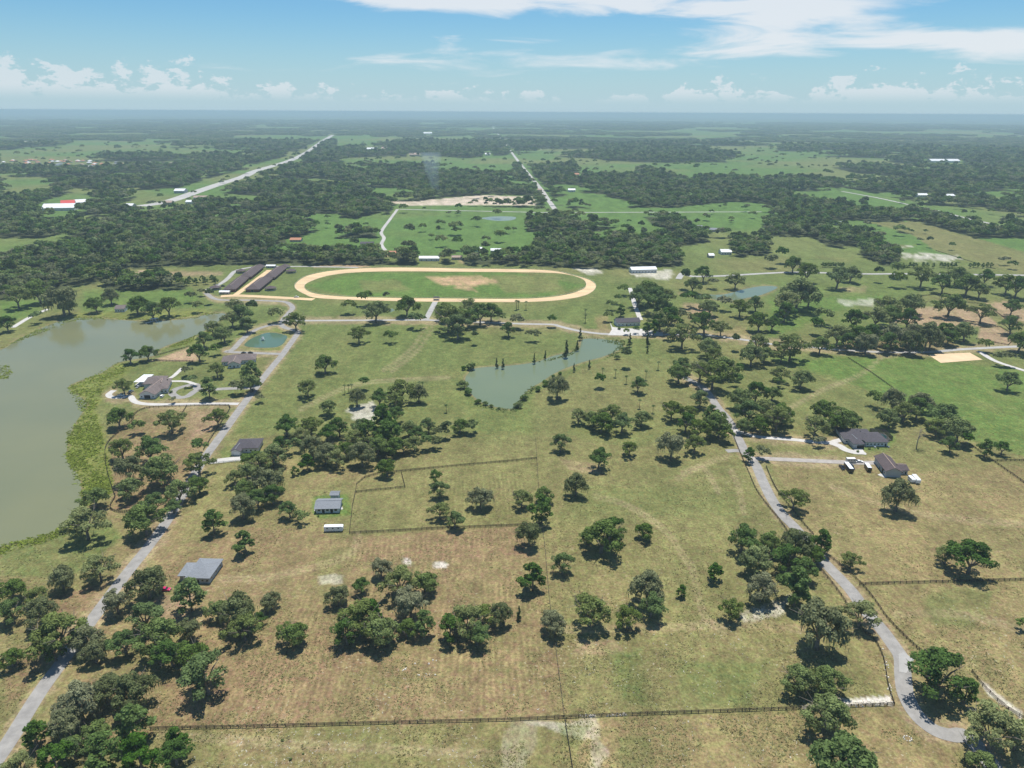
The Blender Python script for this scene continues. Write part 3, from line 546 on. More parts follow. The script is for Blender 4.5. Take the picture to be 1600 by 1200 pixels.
# ================================================================== trees
def leafcards(centres, radii, per, size, seed, up=.35, tintbase=None, squash=.75):
    g = np.random.default_rng(seed); V = []; T = []
    for (c, r) in zip(centres, radii):
        n = max(6, int(per*(r/np.mean(radii))**2)); d = g.normal(size=(n, 3)); d /= np.linalg.norm(d, axis=1)[:, None]
        d[:, 2] = np.where(d[:, 2] < -.35, -d[:, 2], d[:, 2])
        rr = r*(.72+.36*g.random(n))[:, None]; P = np.array(c)+d*rr*np.array([1, 1, squash])
        nrm = d+g.normal(size=(n, 3))*.55; nrm[:, 2] += up; nrm /= np.linalg.norm(nrm, axis=1)[:, None]
        a = np.cross(nrm, g.normal(size=(n, 3))); a /= np.linalg.norm(a, axis=1)[:, None]; b = np.cross(nrm, a)
        s = size*(.6+.8*g.random(n))[:, None]; t2 = (.55+.5*g.random(n))[:, None]
        q = np.stack([P-a*s, P-b*s*t2, P+a*s*1.05, P+b*s*t2*.9], 1); V.append(q.reshape(-1, 3))
        tb = g.random()*.5+.5*g.random(n); T.append(np.repeat(tb, 4))
    V = np.concatenate(V); T = np.concatenate(T); return V, T
def cards_mesh(name, V, T, mat):
    n = len(V)//4; me = bpy.data.meshes.new(name); me.vertices.add(len(V)); me.vertices.foreach_set('co', V.astype(np.float32).ravel())
    me.loops.add(n*4); me.loops.foreach_set('vertex_index', np.arange(n*4, dtype=np.int32)); me.polygons.add(n); me.polygons.foreach_set('loop_start', np.arange(n, dtype=np.int32)*4)
    me.update(calc_edges=True); a = me.attributes.new('tint', 'FLOAT', 'POINT'); a.data.foreach_set('value', T.astype(np.float32)); me.materials.append(mat); return me
def oak(seed, mat, W=16.0, H=11.5, nblob=50, per=100, size=.36, hang=False, lean=0.0, gap=.0):
    """spreading live oak: short trunk, wide limbs, dome of leaf clumps"""
    g = np.random.default_rng(seed); mb = MB(); th = H*.22
    base = Vector((0, 0, -.3)); fork = Vector((lean*.5, 0, th))
    mb.tube([base, Vector((lean*.2, 0, th*.5)), fork], [.75, .55, .5], 8)
    ends = []; nl = 7
    for k in range(nl):
        a = 2*math.pi*(k+g.random()*.6)/nl; r = W*.5*(.55+.3*g.random()); hz = H*(.55+.25*g.random())
        e = Vector((math.cos(a)*r+lean, math.sin(a)*r, hz)); m_ = fork.lerp(e, .5)+Vector((0, 0, .6+g.random())); ends.append(e)
        mb.tube([fork, m_, e], [.34, .22, .07], 5, False)
        for q in range(2):
            t = m_.lerp(e, .3+.4*g.random()); w = t+Vector((g.normal()*2, g.normal()*2, 1.2+g.random()*1.5)); mb.tube([t, w], [.12, .04], 4, False)
    C = []; Rd = []; big = g.random(3)*6.28
    for k in range(nblob):
        a = g.random()*2*math.pi; u = math.sqrt(g.random())*.96
        edge = .92+.17*math.sin(2*a+big[0])+.17*math.sin(3*a+big[1])+.13*math.sin(5*a+big[2])
        r = u*(W*.5-1.6)*edge; top = math.sqrt(max(0, 1-(u*.93)**2))
        z = H*.29+(H*.71-1.4)*top*(.45+.55*g.random()**.6)-(g.random()**2)*H*.16*(u > .5)
        if g.random() < gap: continue
        C.append((math.cos(a)*r+lean, math.sin(a)*r, z)); Rd.append(1.15+1.0*g.random())
    V, T = leafcards(C, Rd, per, size, seed+1)
    if hang:                                   # grey moss hanging under the clumps
        hv = []; ht = []
        for c, r in zip(C, Rd):
            for q in range(9):
                x = c[0]+g.normal()*r*.6; y = c[1]+g.normal()*r*.6; z = c[2]-r*.3; L = 1.0+1.5*g.random(); w = .12+.12*g.random(); an = g.random()*6.28
                dx, dy = math.cos(an)*w, math.sin(an)*w; hv += [(x-dx, y-dy, z), (x+dx, y+dy, z), (x+dx*.3, y+dy*.3, z-L), (x-dx*.3, y-dy*.3, z-L)]; ht += [1.0]*4
        V = np.vstack([V, np.array(hv)]); T = np.concatenate([T, np.array(ht)])
    return mesh('oak_trunk', mb.v, mb.f, MAT['bark'], True), cards_mesh('oak_crown', V, T, mat)
def upright(seed, mat, W=9.0, H=12.0, nblob=30, per=85, size=.36):
    g = np.random.default_rng(seed); mb = MB(); mb.tube([(0,0,-.3),(0.1,0,H*.3),(0,.1,H*.85)], [.38,.28,.06], 7)
    C = []; Rd = []
    for k in range(nblob):
        t = (k+.5)/nblob; z = H*(.25+.70*t); r = W*.5*math.sin(math.pi*(.18+.80*t)**.8)*(.35+.6*g.random()); a = g.random()*6.28
        C.append((math.cos(a)*r, math.sin(a)*r, z)); Rd.append(.9+.7*g.random())
        if k % 4 == 0: mb.tube([(0, 0, z-1.2), (math.cos(a)*r, math.sin(a)*r, z)], [.12, .03], 4, False)
    V, T = leafcards(C, Rd, per, size, seed+1); return mesh('tree_trunk', mb.v, mb.f, MAT['bark'], True), cards_mesh('tree_crown', V, T, mat)
def conifer(seed, mat, W=4.0, H=11.0):
    g = np.random.default_rng(seed); mb = MB(); mb.tube([(0,0,-.3),(0,0,H*.95)], [.22,.03], 6); C = []; Rd = []
    for k in range(26):
        t = (k+.5)/26; r = W*.5*(1-t*.92)*(.3+.6*g.random()); a = g.random()*6.28; C.append((math.cos(a)*r, math.sin(a)*r, H*(.1+.87*t))); Rd.append(.35+.55*(1-t))
    V, T = leafcards(C, Rd, 45, .26, seed+1, squash=1.0); return mesh('conifer_trunk', mb.v, mb.f, MAT['bark'], True), cards_mesh('conifer_crown', V, T, mat)
def palm(seed, H=6.5):
    g = np.random.default_rng(seed); mb = MB(); mb.tube([(0,0,-.2),(.08,0,H*.5),(0,.05,H)], [.2,.15,.13], 7); V = []; T = []
    for k in range(26):
        a = 6.283*k/26+g.random()*.2; up = .9-1.5*g.random(); L = 1.3+.5*g.random(); d = Vector((math.cos(a), math.sin(a), 0)); s = Vector((-d.y, d.x, 0))
        p0 = Vector((0, 0, H)); p1 = p0+d*L*.5+Vector((0, 0, up*.55)); p2 = p0+d*L+Vector((0, 0, up*.55-.5))
        V += [p0-s*.06, p1-s*.3, p1+s*.3, p0+s*.06, p1-s*.3, p2-s*.05, p2+s*.05, p1+s*.3]; T += [g.random()]*8
    return mesh('palm_trunk', mb.v, mb.f, MAT['wire_post'], True), cards_mesh('palm_crown', np.array([tuple(v) for v in V]), np.array(T), MAT['needle'])
def bare_tree(seed, H=15.0):
    g = np.random.default_rng(seed); mb = MB(); mb.tube([(0,0,-.3),(.2,0,H*.4),(0,.1,H*.9)], [.4,.28,.06], 7); V = []; T = []
    for k in range(26):
        z = H*(.42+.5*g.random()); a = g.random()*6.28; L = (H*1.05-z)*.55+1.0; e = Vector((math.cos(a)*L, math.sin(a)*L, z+L*.7)); mb.tube([(0,0,z), e], [.1,.02], 4, False)
        for q in range(22):
            p = Vector((0, 0, z)).lerp(e, .35+.65*g.random())+Vector(g.normal(size=3)*.5); d = Vector(g.normal(size=3)).normalized()*(.5+.5*g.random()); s = d.orthogonal().normalized()*.035
            V += [p-s, p+s, p+d+s*.3, p+d-s*.3]; T += [g.random()]*4
    return mesh('bare_trunk', mb.v, mb.f, MAT['pale_bark'], True), cards_mesh('bare_crown', np.array([tuple(v) for v in V]), np.array(T), MAT['twig'])
def bush(seed, mat):
    g = np.random.default_rng(seed); mb = MB(); C = []; Rd = []
    for k in range(12):
        a = g.random()*6.28; r = 1.3*math.sqrt(g.random()); C.append((math.cos(a)*r, math.sin(a)*r, .7+1.5*g.random()*(1-r/2.4))); Rd.append(.6+.4*g.random())
        mb.tube([(0,0,-.1), C[-1]], [.07, .02], 4, False)
    V, T = leafcards(C, Rd, 60, .22, seed+1); return mesh('bush_stem', mb.v, mb.f, MAT['bark'], True), cards_mesh('bush_crown', V, T, mat)
# prototype meshes: (trunk, crown, crown width m, crown-centre height m)
PROTO = {
 'oak': [(*oak(100+i, MAT[('oak', 'oak_dark', 'oak_olive', 'oak')[i % 4]], W=16+(i % 3), H=13.0+(i % 4)*1.1, gap=.08*(i % 3), lean=(-1, .6, 0, 1)[i % 4]), 16+(i % 3), 7.1+(i % 4)*.6) for i in range(8)],
 'moss': [(*oak(200+i, MAT['moss'], W=16, H=13.5+i*1.1, nblob=48, hang=True, gap=.1), 16, 7.4+i*.5) for i in range(3)],
 'green': [(*upright(300+i, MAT['green'], W=10+i, H=11.5+i), 10+i, 6.6+.5*i) for i in range(3)],
 'round': [(*oak(350, MAT['green'], W=14, H=11, nblob=60, per=90, size=.36), 14, 6.5)],
 'cypress': [(*conifer(400+i, MAT['needle'], W=3.6+.6*i), 3.6+.6*i, 5.5) for i in range(2)],
 'palm': [(*palm(500+i, 6+i), 2.8, 5.8+i) for i in range(2)],
 'bare': [(*bare_tree(600), 11.5, 9.2)],
 'bush': [(*bush(700+i, MAT['oak' if i else 'green']), 3.6, 1.3) for i in range(3)],
}
TCOUNT = [0]
def plant(name, proto, cx, cy, w, label, group, cat_='tree', hscale=1.0):
    """(cx, cy): pixel of the crown's centre, w: crown width in pixels; the trunk stands on the ground below"""
    T = PROTO[proto]; TCOUNT[0] += 1; k = TCOUNT[0]; trunk, crown, W, zc = T[(k*5+k//3) % len(T)]
    s = 1.0
    if proto in ('oak', 'moss', 'green', 'round'): w *= 1.13 if cy < 620 else 1.07
    for it in range(4):
        p = G(cx, cy, zc*s*hscale); s = w*mpp(p)/W
    p.z = 0.0
    e = empty(name, p, (k*2.399) % 6.283); e.scale = (s, s*(.93+.14*((k*37) % 10)/10), s*hscale)
    tag(e, label, cat_, group)
    a = bpy.data.objects.new('trunk', trunk); COL.objects.link(a); a.parent = e
    b = bpy.data.objects.new('crown', crown); COL.objects.link(b); b.parent = e
    return e
OAKS = [  # (label, group, [(crown centre x, y, width px, kind)])
 ('spreading live oak in the fenced brown paddock beside the lake', 'live oaks in the lakeside paddock', 'o184,652,40 o214,665,26 o266,656,46 o339,651,36 o189,700,42 o231,702,56 m200,732,50 o255,732,60 o198,762,44'),
 ('live oak on the lake bank below the brown paddock', 'live oaks on the lake bank', 'o147,775,42 o132,815,66'),
 ('live oak along the grey road past the lakeside paddock', 'live oaks along the lake road', 'o225,812,62 o240,785,44 o278,768,46 o310,755,36 o309,722,44 o312,696,26 o294,718,16 o270,790,30'),
 ('live oak in the garden between the two brown-roofed houses', 'garden oaks of the lakeside houses', 'o192,602,30 o290,578,20 o298,592,18 g325,604,28 o338,576,28 m370,605,26 g392,580,30 o390,597,34 o270,618,12 o405,618,16'),
 ('round dark oak standing alone on the lawn by the lake inlet', 'pair of oaks by the lake inlet', 'o230,551,28 o202,556,28'),
 ('live oak in the grove between the lake inlet and the small oval pond', 'oaks by the oval pond', 'o317,530,30 o310,550,34 o332,512,30 o350,522,30 o365,477,28 o375,492,40 o395,492,26 o385,507,30 o362,497,30 o337,545,20 o432,495,26 o461,500,34'),
 ('live oak on the far shore of the lake', 'oaks along the far lake shore', 'm95,467,50 o107,477,30 o55,497,20 o10,505,30 o149,475,28 m172,462,28 o212,475,34 o238,485,36 o262,477,36 o297,465,20 o314,455,14 o328,467,20 o308,480,20 o25,462,40 o60,455,40'),
 ('live oak in the dense grove around the dark-roofed house with the white drive', 'grove by the white drive', 'o366,745,30 o385,735,36 o386,718,26 o403,713,30 m378,790,46 o425,710,44 o440,692,30 o460,695,24 m415,750,50 o425,772,40 o402,778,42 o407,722,40 o385,762,40 o452,795,36 o471,802,22 o437,732,18 g460,735,14'),
 ('live oak in the long belt of trees across the middle pasture', 'belt of oaks across the middle pasture', 'm487,697,40 m507,707,40 o525,715,36 o540,700,32 m565,708,46 o590,695,40 o615,695,36 o630,697,28 o647,692,30 o665,690,26 o682,688,24 g480,720,24 o446,664,44 o485,664,38 o530,666,40 o565,666,36 g597,654,46 o617,647,34 g575,672,34 g605,674,40 o638,670,34 o670,664,32 o687,674,26 o718,664,30 m737,664,26 o652,676,30 o510,676,34 o470,678,30 o555,684,36 o600,686,36 o698,672,24'),
 ('live oak beside the pale bare patch in the pasture west of the pond', 'oaks by the bare patch', 'o480,605,32 o510,636,30 o569,598,22 m557,620,30 o592,620,36 o627,608,42 m654,614,28 o617,624,34 o507,568,34'),
 ('lone oak on the open grass between the racetrack and the long pond', 'single oaks on the racetrack meadow', 'o560,521,30 o611,526,20 o545,482,24 o571,470,24 o586,484,40 m604,467,16 o635,477,38 o650,504,26 o862,502,20 o832,524,22 o742,529,18'),
 ('oak in the large clump beside the paved lane to the racetrack', 'oak clump by the racetrack lane', 'o700,494,50 o715,509,46 o735,479,36 o750,489,40 o767,487,34 o695,485,34 o780,497,22 o795,514,28 o722,497,36 o807,504,26'),
 ('live oak around the fenced paddock of the small grey barn', 'oaks around the barn paddock', 'o605,730,34 g680,744,22 o686,765,34 o687,797,34 o710,812,36 m751,777,40 o815,777,36 o849,772,30 g847,792,42 m827,832,46'),
 ('live oak standing in the open pasture between the pond and the winding road', 'single oaks in the pond pasture', 'o979,564,26 o937,595,24 o997,600,30 m871,604,36 o876,691,36 o936,714,42 o984,700,28 m900,756,38'),
 ('oak in the thicket of five trees in the pond pasture', 'thicket in the pond pasture', 'o904,648,30 o928,654,30 o940,659,40 o955,644,36 o972,659,40 o1002,652,32'),
 ('live oak in the wood along the upper winding road', 'oaks along the upper winding road', 'o1050,639,38 o1062,582,36 o1067,570,32 o1115,582,56 o1095,577,40 o1132,574,40 o1150,594,22 o1154,576,16 o1095,623,36 o1072,659,40 o1092,669,40 o1125,662,50 m1135,679,26 g1112,647,30 o1075,644,30 m1050,694,48 o1086,692,36 o1160,622,40 o1182,612,40 o1170,644,50 o1192,637,40 o1165,664,30 o1190,662,34 g1171,709,22 o1192,703,24 o1215,652,50 o1207,614,28 o1225,644,40'),
 ('live oak beside the dark-roofed house with the screened pool', 'oaks around the pool house', 'o1275,664,44 o1292,642,44 o1325,654,46 o1307,659,36 o1282,685,20 o1370,624,26 m1397,624,40 o1392,652,38 o1415,642,40 o1435,637,44 m1440,627,36 o1477,649,54 o1500,669,50 o1465,667,36 o1510,687,26 o1487,694,34 g1542,699,26 o1567,699,28'),
 ('oak on the open green meadow below the grove of paddocks', 'oaks on the green meadow', 'o1220,582,28 o1252,590,36 o1217,594,20 o1577,594,36'),
 ('large live oak alone in the tan pasture beside the winding road', 'single oaks in the tan pasture', 'o1242,778,44 m1405,772,54 o1480,866,36 o1520,868,72 o1331,874,32 o1603,967,24'),
 ('live oak in the long clump hiding the bend of the winding road', 'oak clump at the road bend', 'o1160,840,58 o1207,847,44 m1245,848,54 g1286,844,36 o1187,874,56 o1232,873,60 g1258,887,36 g1246,913,58 m1191,916,56 m1283,976,90 o1346,958,56 o1143,950,42 g1117,892,28 o1270,862,40'),
 ('dark oak in the loose row across the dry pasture beside the wire fence', 'oaks across the dry pasture', 'g833,898,42 o879,880,44 m865,972,46 o922,952,64 o981,964,46 m1012,916,56 o1018,944,52 o940,837,66 o960,827,50 o1005,829,32 o917,840,30'),
 ('live oak in the dense clump in the middle of the brown mown field', 'oak clump in the mown field', 'm527,930,38 o564,913,32 m595,887,36 o624,907,60 o663,907,46 o564,964,70 o541,987,56 o595,981,60 g581,955,40 m641,941,60 g663,970,38 o635,981,36 g703,978,42 o731,967,60 o751,961,44 m782,958,40 o745,990,48'),
 ('live oak at the edge of the mown field beside the grey-roofed house', 'oaks by the grey-roofed house', 'g295,927,50 o340,950,40 m371,952,66 o380,979,56 m422,938,34 o405,965,28 o459,987,50'),
 ('large live oak in the grove beside the road with the parked magenta car', 'oak grove by the road', 'm181,939,46 m229,910,60 o193,1002,54 o224,964,62 o244,989,70 o266,1020,60 m297,981,40 o300,1020,56 o320,1054,86 o153,885,54 m96,902,46'),
 ('live oak overhanging the straight grey road', 'oaks overhanging the straight road', 'o17,919,46 o17,955,50 m62,955,50 o57,932,40 o88,989,84 o82,1012,56 o17,1026,40 m136,998,54 m147,1017,40'),
 ('live oak in the corner grove between the straight road and the board fence', 'oaks in the corner grove', 'm122,1094,70 m164,1077,56 m207,1080,66 m99,1131,60 g54,1145,42 g204,1128,60 o147,1142,50 g159,1173,66 g215,1176,66 o272,1174,60 g275,1154,40 g85,1188,60 o113,1168,50 o30,1195,50'),
 ('live oak standing on the bend of the concrete drive', 'oaks on the drive bend', 'o1470,1054,104 g1512,1077,40 o1555,1137,92 o1592,1148,62 o1533,1193,50'),
 ('live oak standing over the pale stony strip of the board fence', 'oaks at the stony fence corner', 'o1246,1057,56 o1297,1066,58 o1292,1110,78'),
 ('oak in the wood between the clubhouse and the far pond', 'oaks around the clubhouse', 'o950,494,18 g970,484,16 o956,476,16 o965,467,16 o975,454,18 o997,462,40 o1015,454,44 o1025,467,50 o1042,462,30 g1035,479,36 o1015,484,20 o1045,497,46 o1032,499,40 o1065,497,26 g1022,510,20 g1010,512,16 o979,514,12 o995,512,12 o1067,522,46 o1045,522,22 o1102,504,44 o1127,511,28 o1087,502,26 o1075,472,26 o1097,474,24 o1110,479,30 o1130,477,26 o1157,479,32 o1182,474,30 o1110,542,38 o1115,554,30 o1149,538,22 o1175,554,40 o1185,534,36 o1195,552,30 o1187,502,36 o1155,574,18 o1070,444,26 o1082,444,28 o1115,444,20 o1100,427,30 o1150,437,30'),
 ('oak in the dense grove among the small brown paddocks', 'oaks among the paddocks', 'o1247,457,60 o1230,472,44 o1227,487,36 o1265,462,40 o1207,504,28 o1385,477,40 o1430,474,40 o1485,474,44 o1535,487,36 o1335,499,40 o1370,494,40 o1395,492,40 o1420,497,40 o1287,499,28 o1275,514,28 o1310,522,40 o1340,522,40 o1365,522,40 m1395,522,40 m1425,522,40 m1450,522,44 o1477,519,40 o1510,517,36 o1325,534,36 m1355,534,36 o1390,534,38 m1425,533,40 m1456,527,36 o1482,525,30 o1582,479,30 o1582,507,36 o1595,532,40 o1540,540,22 o1570,562,28 o1237,539,50 o1282,539,32 o1222,552,30'),
 ('oak along the pale road behind the paddocks', 'oaks along the far pale road', 'o1402,442,26 o1262,424,36 o1310,432,40 o1330,427,30 o1400,427,26 o1442,429,40 o1495,429,36 o1475,442,36 o1512,444,40 o1540,432,30 o1590,447,40 o1575,442,36 o1532,452,30 o1372,434,20 o1570,408,16 o1582,414,16 o1487,385,13 o1452,381,14 o1437,376,12 o1499,403,9 o1220,405,26 o1240,412,30 o1205,412,24'),
 ('dark tree scattered over the far green field behind the racetrack', 'trees on the far green field', 'o702,333,9 o745,349,16 o660,357,14 o685,362,12 o712,362,22 o640,374,24 o690,380,20 o715,385,22 o673,369,10 o793,360,12 o780,373,20 o640,392,26 o632,402,24 o700,404,26 o983,345,7 o1052,333,8 o760,376,14 o650,404,20 o740,408,18 o760,408,18 o800,408,20 o820,410,20'),
]
KN = {'o': ('live_oak', 'oak'), 'm': ('live_oak', 'moss'), 'g': ('leafy_tree', 'green')}
allt = []
for lab, grp, s in OAKS:
    for tk in s.split():
        x, y, w = [float(v) for v in tk[1:].split(',')]; allt.append((w, x, y, tk[0], lab, grp))
allt.sort(key=lambda t: -t[0]*(1+.0*t[1]))
LAB = {}; cnt = {'live_oak': 0, 'leafy_tree': 0}; REST = []
for w, x, y, k, lab, grp in allt:
    nm, pr = KN[k]
    if cnt[nm] >= 298: REST.append((x, y, w)); continue
    cnt[nm] += 1
    if k == 'm': lab2 = lab.replace('live oak', 'grey mossy live oak').replace('dark oak', 'grey mossy oak').replace('pair of oaks', 'grey mossy oak'); lab2 = lab2 if lab2 != lab else 'grey mossy '+lab; g2 = 'mossy '+grp
    elif k == 'g': lab2 = lab.replace('spreading live oak', 'fresh green leafy tree').replace('large live oak', 'fresh green leafy tree').replace('live oak', 'fresh green leafy tree').replace('dark oak', 'fresh green leafy tree'); lab2 = lab2 if lab2 != lab else 'fresh green '+lab; g2 = 'leafy trees, '+grp
    else: lab2, g2 = lab, grp
    LAB.setdefault((lab2, g2), []).append((w, plant(nm, pr, x, y, w, lab2, g2)))
for (lb, gr), L in LAB.items():
    if len(L) < 3:
        if len(L) == 2 and L[0][0] > L[1][0]*1.12:
            for (w_, e_), ad in zip(L, ('larger', 'smaller')):
                if len(lb.split()) < 16: e_['label'] = ad+' '+lb.replace('large ', '', 1)
        continue
    L.sort(key=lambda t: -t[0])
    for q, (w_, e_) in enumerate(L):
        ad = 'largest' if q == 0 and w_ > L[1][0] else 'smallest' if q == len(L)-1 and w_ < L[-2][0] else 'second largest' if q == 1 and w_ > L[2][0] else None
        if ad and len((ad+' '+lb).split()) <= 16: e_['label'] = ad+' '+lb.replace('large ', '', 1)
plant('leafy_tree', 'green', 332, 813, 36, 'bright green tree alone on the dry grass beside the lake road', None)
plant('leafy_tree', 'green', 381, 844, 34, 'dark green upright tree alone on the grass near the small grey barn', None)
plant('round_tree', 'round', 1323, 1184, 102, 'round light green tree beside the drive bend and white stony soil', None)
plant('bare_tree', 'bare', 1436, 682, 26, 'leafless grey dead tree on the lawn behind the purple-roofed barn', None)
plant('young_tree', 'green', 1066, 922, 18, 'small sparse young tree alone in the dry pasture', None)
for x, y, w in ((811,957,9),): plant('cypress', 'cypress', x, y, w, 'small dark conifer at the end of the oak clump in the mown field', None)
for x, y, w in ((907,522,8),(885,545,10),(902,540,6),(835,560,7),(852,554,5),(1012,530,8),(1012,546,5),(921,569,5),(897,574,5),(984,531,9),(776,567,6),(786,568,6)):
    plant('cypress', 'cypress', x, y, w, 'narrow dark cypress at the edge of the long pond', 'cypresses around the long pond')
for x, y in ((538,602),(544,602),(549,601),(655,597),(660,598),(697,633),(942,576),(962,578),(1029,566),(1010,580),(979,588),(1021,634),(1000,625),(915,492),(915,484),(807,470),(822,472),(810,471)):
    plant('palm_tree', 'palm', x, y, 6, 'slim young palm planted on the open grass near the long pond', 'young palms on the meadow', 'palm')
for x, y, w in ((722,601,18),(730,611,16),(725,575,10),(737,572,18),(747,627,11),(758,630,9),(840,607,12),(852,598,14),(819,621,14),(810,633,14),(865,588,8),(875,583,7),(975,546,12),(964,558,10),(768,634,7),(780,638,6)):
    plant('bank_bush', 'bush', x, y, w, 'dense green bush on the bank of the long pond', 'bushes on the pond bank', 'bush')
for x, y, w in ((454,1186,6),(474,1177,4),(441,1156,5)):
    plant('small_bush', 'bush', x, y, w, 'small dark bush in the dry grass below the board fence', 'small bushes below the fence', 'bush')
for i in range(9):
    plant('row_tree', 'green', 1286+i*3.9, 413+(i % 2)*.5, 6, 'young tree in the short planted row by the far pale road', 'planted row by the far road')
for i, x in enumerate((1422,1427,1431,1443,1449,1459,1471,1476,1481,1487,1493,1516,1522,1528,1536,1543,1549)):
    plant('row_tree', 'green', x, 413+(i % 3)*.6, 6.5, 'young tree planted along the far edge of the sandy green field', 'planted row by the sandy field')
for i in range(16):
    plant('row_tree', 'green', 216+i*8+(i*7 % 5), 437+(i*3 % 7)-3, 9, 'young green tree in the planting beside the small pale riding pen', 'planting by the riding pen')

# ---------------- far woods: nobody could count them
def forest_proto(seed, mat, W, H, nblob, per, size):
    g = np.random.default_rng(seed); C = []; Rd = []
    for k in range(nblob):
        a = g.random()*6.28; u = math.sqrt(g.random()); C.append((math.cos(a)*u*(W*.5-1.2), math.sin(a)*u*(W*.5-1.2), H*.45+(H*.5-1)*math.sqrt(1-u*u*.8)*(.7+.35*g.random()))); Rd.append(W*.13*(.8+.6*g.random()))
    V, T = leafcards(C, Rd, per, size, seed+1); me = cards_mesh('wood_tree', V, T, mat); return me
FP = bpy.data.collections.new('forest_protos'); FQ = bpy.data.collections.new('canopy_protos')
for i in range(8):
    o = bpy.data.objects.new('wood_tree', forest_proto(900+i, MAT[('oak', 'oak_dark', 'moss', 'needle', 'oak_olive', 'oak', 'green', 'moss')[i]], (12, 13, 12, 9, 12, 15, 10, 14)[i], (11, 13, 11, 17, 12, 12, 13, 11)[i], 14, 30, .8)); FP.objects.link(o)
for i in range(3):
    g = np.random.default_rng(950+i); C = []; Rd = []
    for k in range(34):
        C.append(((g.random()-.5)*66, (g.random()-.5)*66, 6+5*g.random())); Rd.append(4.5+3*g.random())
    V, T = leafcards(C, Rd, 34, 2.3, 960+i); o = bpy.data.objects.new('canopy', cards_mesh('canopy', V, T, MAT[('oak', 'needle', 'moss')[i]])); FQ.objects.link(o)
def scatter(name, label, pts, scl, coll, seed):
    n = len(pts); me = bpy.data.meshes.new(name); me.vertices.add(n); me.vertices.foreach_set('co', np.asarray(pts, np.float32).ravel())
    g = np.random.default_rng(seed); a = me.attributes.new('scl', 'FLOAT', 'POINT'); a.data.foreach_set('value', np.asarray(scl, np.float32))
    a = me.attributes.new('rot', 'FLOAT', 'POINT'); a.data.foreach_set('value', (g.random(n)*6.28).astype(np.float32))
    o = add(name, me); tag(o, label, 'woodland', kind='stuff')
    ng = bpy.data.node_groups.new(name, 'GeometryNodeTree'); ng.interface.new_socket('Geometry', in_out='INPUT', socket_type='NodeSocketGeometry'); ng.interface.new_socket('Geometry', in_out='OUTPUT', socket_type='NodeSocketGeometry')
    nn, nl = ng.nodes, ng.links; gi = nn.new('NodeGroupInput'); go = nn.new('NodeGroupOutput'); iop = nn.new('GeometryNodeInstanceOnPoints'); ci = nn.new('GeometryNodeCollectionInfo')
    ci.inputs['Collection'].default_value = coll; ci.inputs['Separate Children'].default_value = True; ci.inputs['Reset Children'].default_value = True
    def na(nm): x = nn.new('GeometryNodeInputNamedAttribute'); x.data_type = 'FLOAT'; x.inputs['Name'].default_value = nm; return x.outputs['Attribute']
    cx = nn.new('ShaderNodeCombineXYZ'); nl.new(na('rot'), cx.inputs[2]); e2r = nn.new('FunctionNodeEulerToRotation'); nl.new(cx.outputs[0], e2r.inputs[0])
    nl.new(gi.outputs[0], iop.inputs['Points']); nl.new(ci.outputs[0], iop.inputs['Instance']); iop.inputs['Pick Instance'].default_value = True
    nl.new(e2r.outputs[0], iop.inputs['Rotation']); nl.new(na('scl'), iop.inputs['Scale']); nl.new(iop.outputs[0], go.inputs[0])
    md = o.modifiers.new('scatter', 'NODES'); md.node_group = ng; return o
def forest_points():
    g = np.random.default_rng(31); out = []; sc_ = []
    r0 = 900.0
    while r0 < 5200:                        # rings, spacing grows with distance
        sp = 7.5+r0*.0016; dr = 60.0; area = (math.pi*2*r0*dr)*(104/360); n = int(area/(sp*sp)); r = r0+g.random(n)*dr; a = R(-52)+g.random(n)*R(104)
        out.append(np.stack([r*np.sin(a), r*np.cos(a)], -1)); sc_.append(np.full(n, sp/7.9)); r0 += dr
    P = np.vstack(out); S = np.concatenate(sc_); X, Y = P[:, 0], P[:, 1]; px, py = to_px(X, Y); f = forest_mask(px, py, X, Y)
    f |= (~f) & (py < 372) & (g.random(len(f)) < .012)       # lone trees out in the fields
    f |= (~f) & (np.abs(px-800) > 880) & (Y < 1300) & (g.random(len(f)) < .05)
    S = S*(.62+.80*g.random(len(S))**1.4); P, S = P[f], S[f]; return np.column_stack([P, np.zeros(len(P))]), S
P, S = forest_points()
P2 = []; S2 = []
for x, y, w in REST:
    p = G(x, y, 6.0); P2.append((p.x, p.y, 0)); S2.append(w*mpp(p)/12)
if P2: P = np.vstack([P, np.array(P2)]); S = np.concatenate([S, S2])
scatter('woodland', 'dark green woods spreading from the racetrack to the hazy distance', P, S, FP, 1)
def canopy_points():
    g = np.random.default_rng(33); out = []; r0 = 5200.0
    while r0 < 17000:
        dr = 400.0; sp = 52.0+(r0-5200)*.006; n = int(math.pi*2*r0*dr*(104/360)/(sp*sp)); r = r0+g.random(n)*dr; a = R(-52)+g.random(n)*R(104); out.append(np.stack([r*np.sin(a), r*np.cos(a), np.zeros(n), np.full(n, sp/52*(.85))], -1)); r0 += dr
    Q = np.vstack(out); px, py = to_px(Q[:, 0], Q[:, 1]); f = forest_mask(px, py, Q[:, 0], Q[:, 1]); return Q[f, :3], Q[f, 3]
P, S = canopy_points(); scatter('far_woodland', 'blue-hazed forest reaching to the horizon', P, S, FQ, 2)
print('forest', len(P), 'trees', TCOUNT[0])

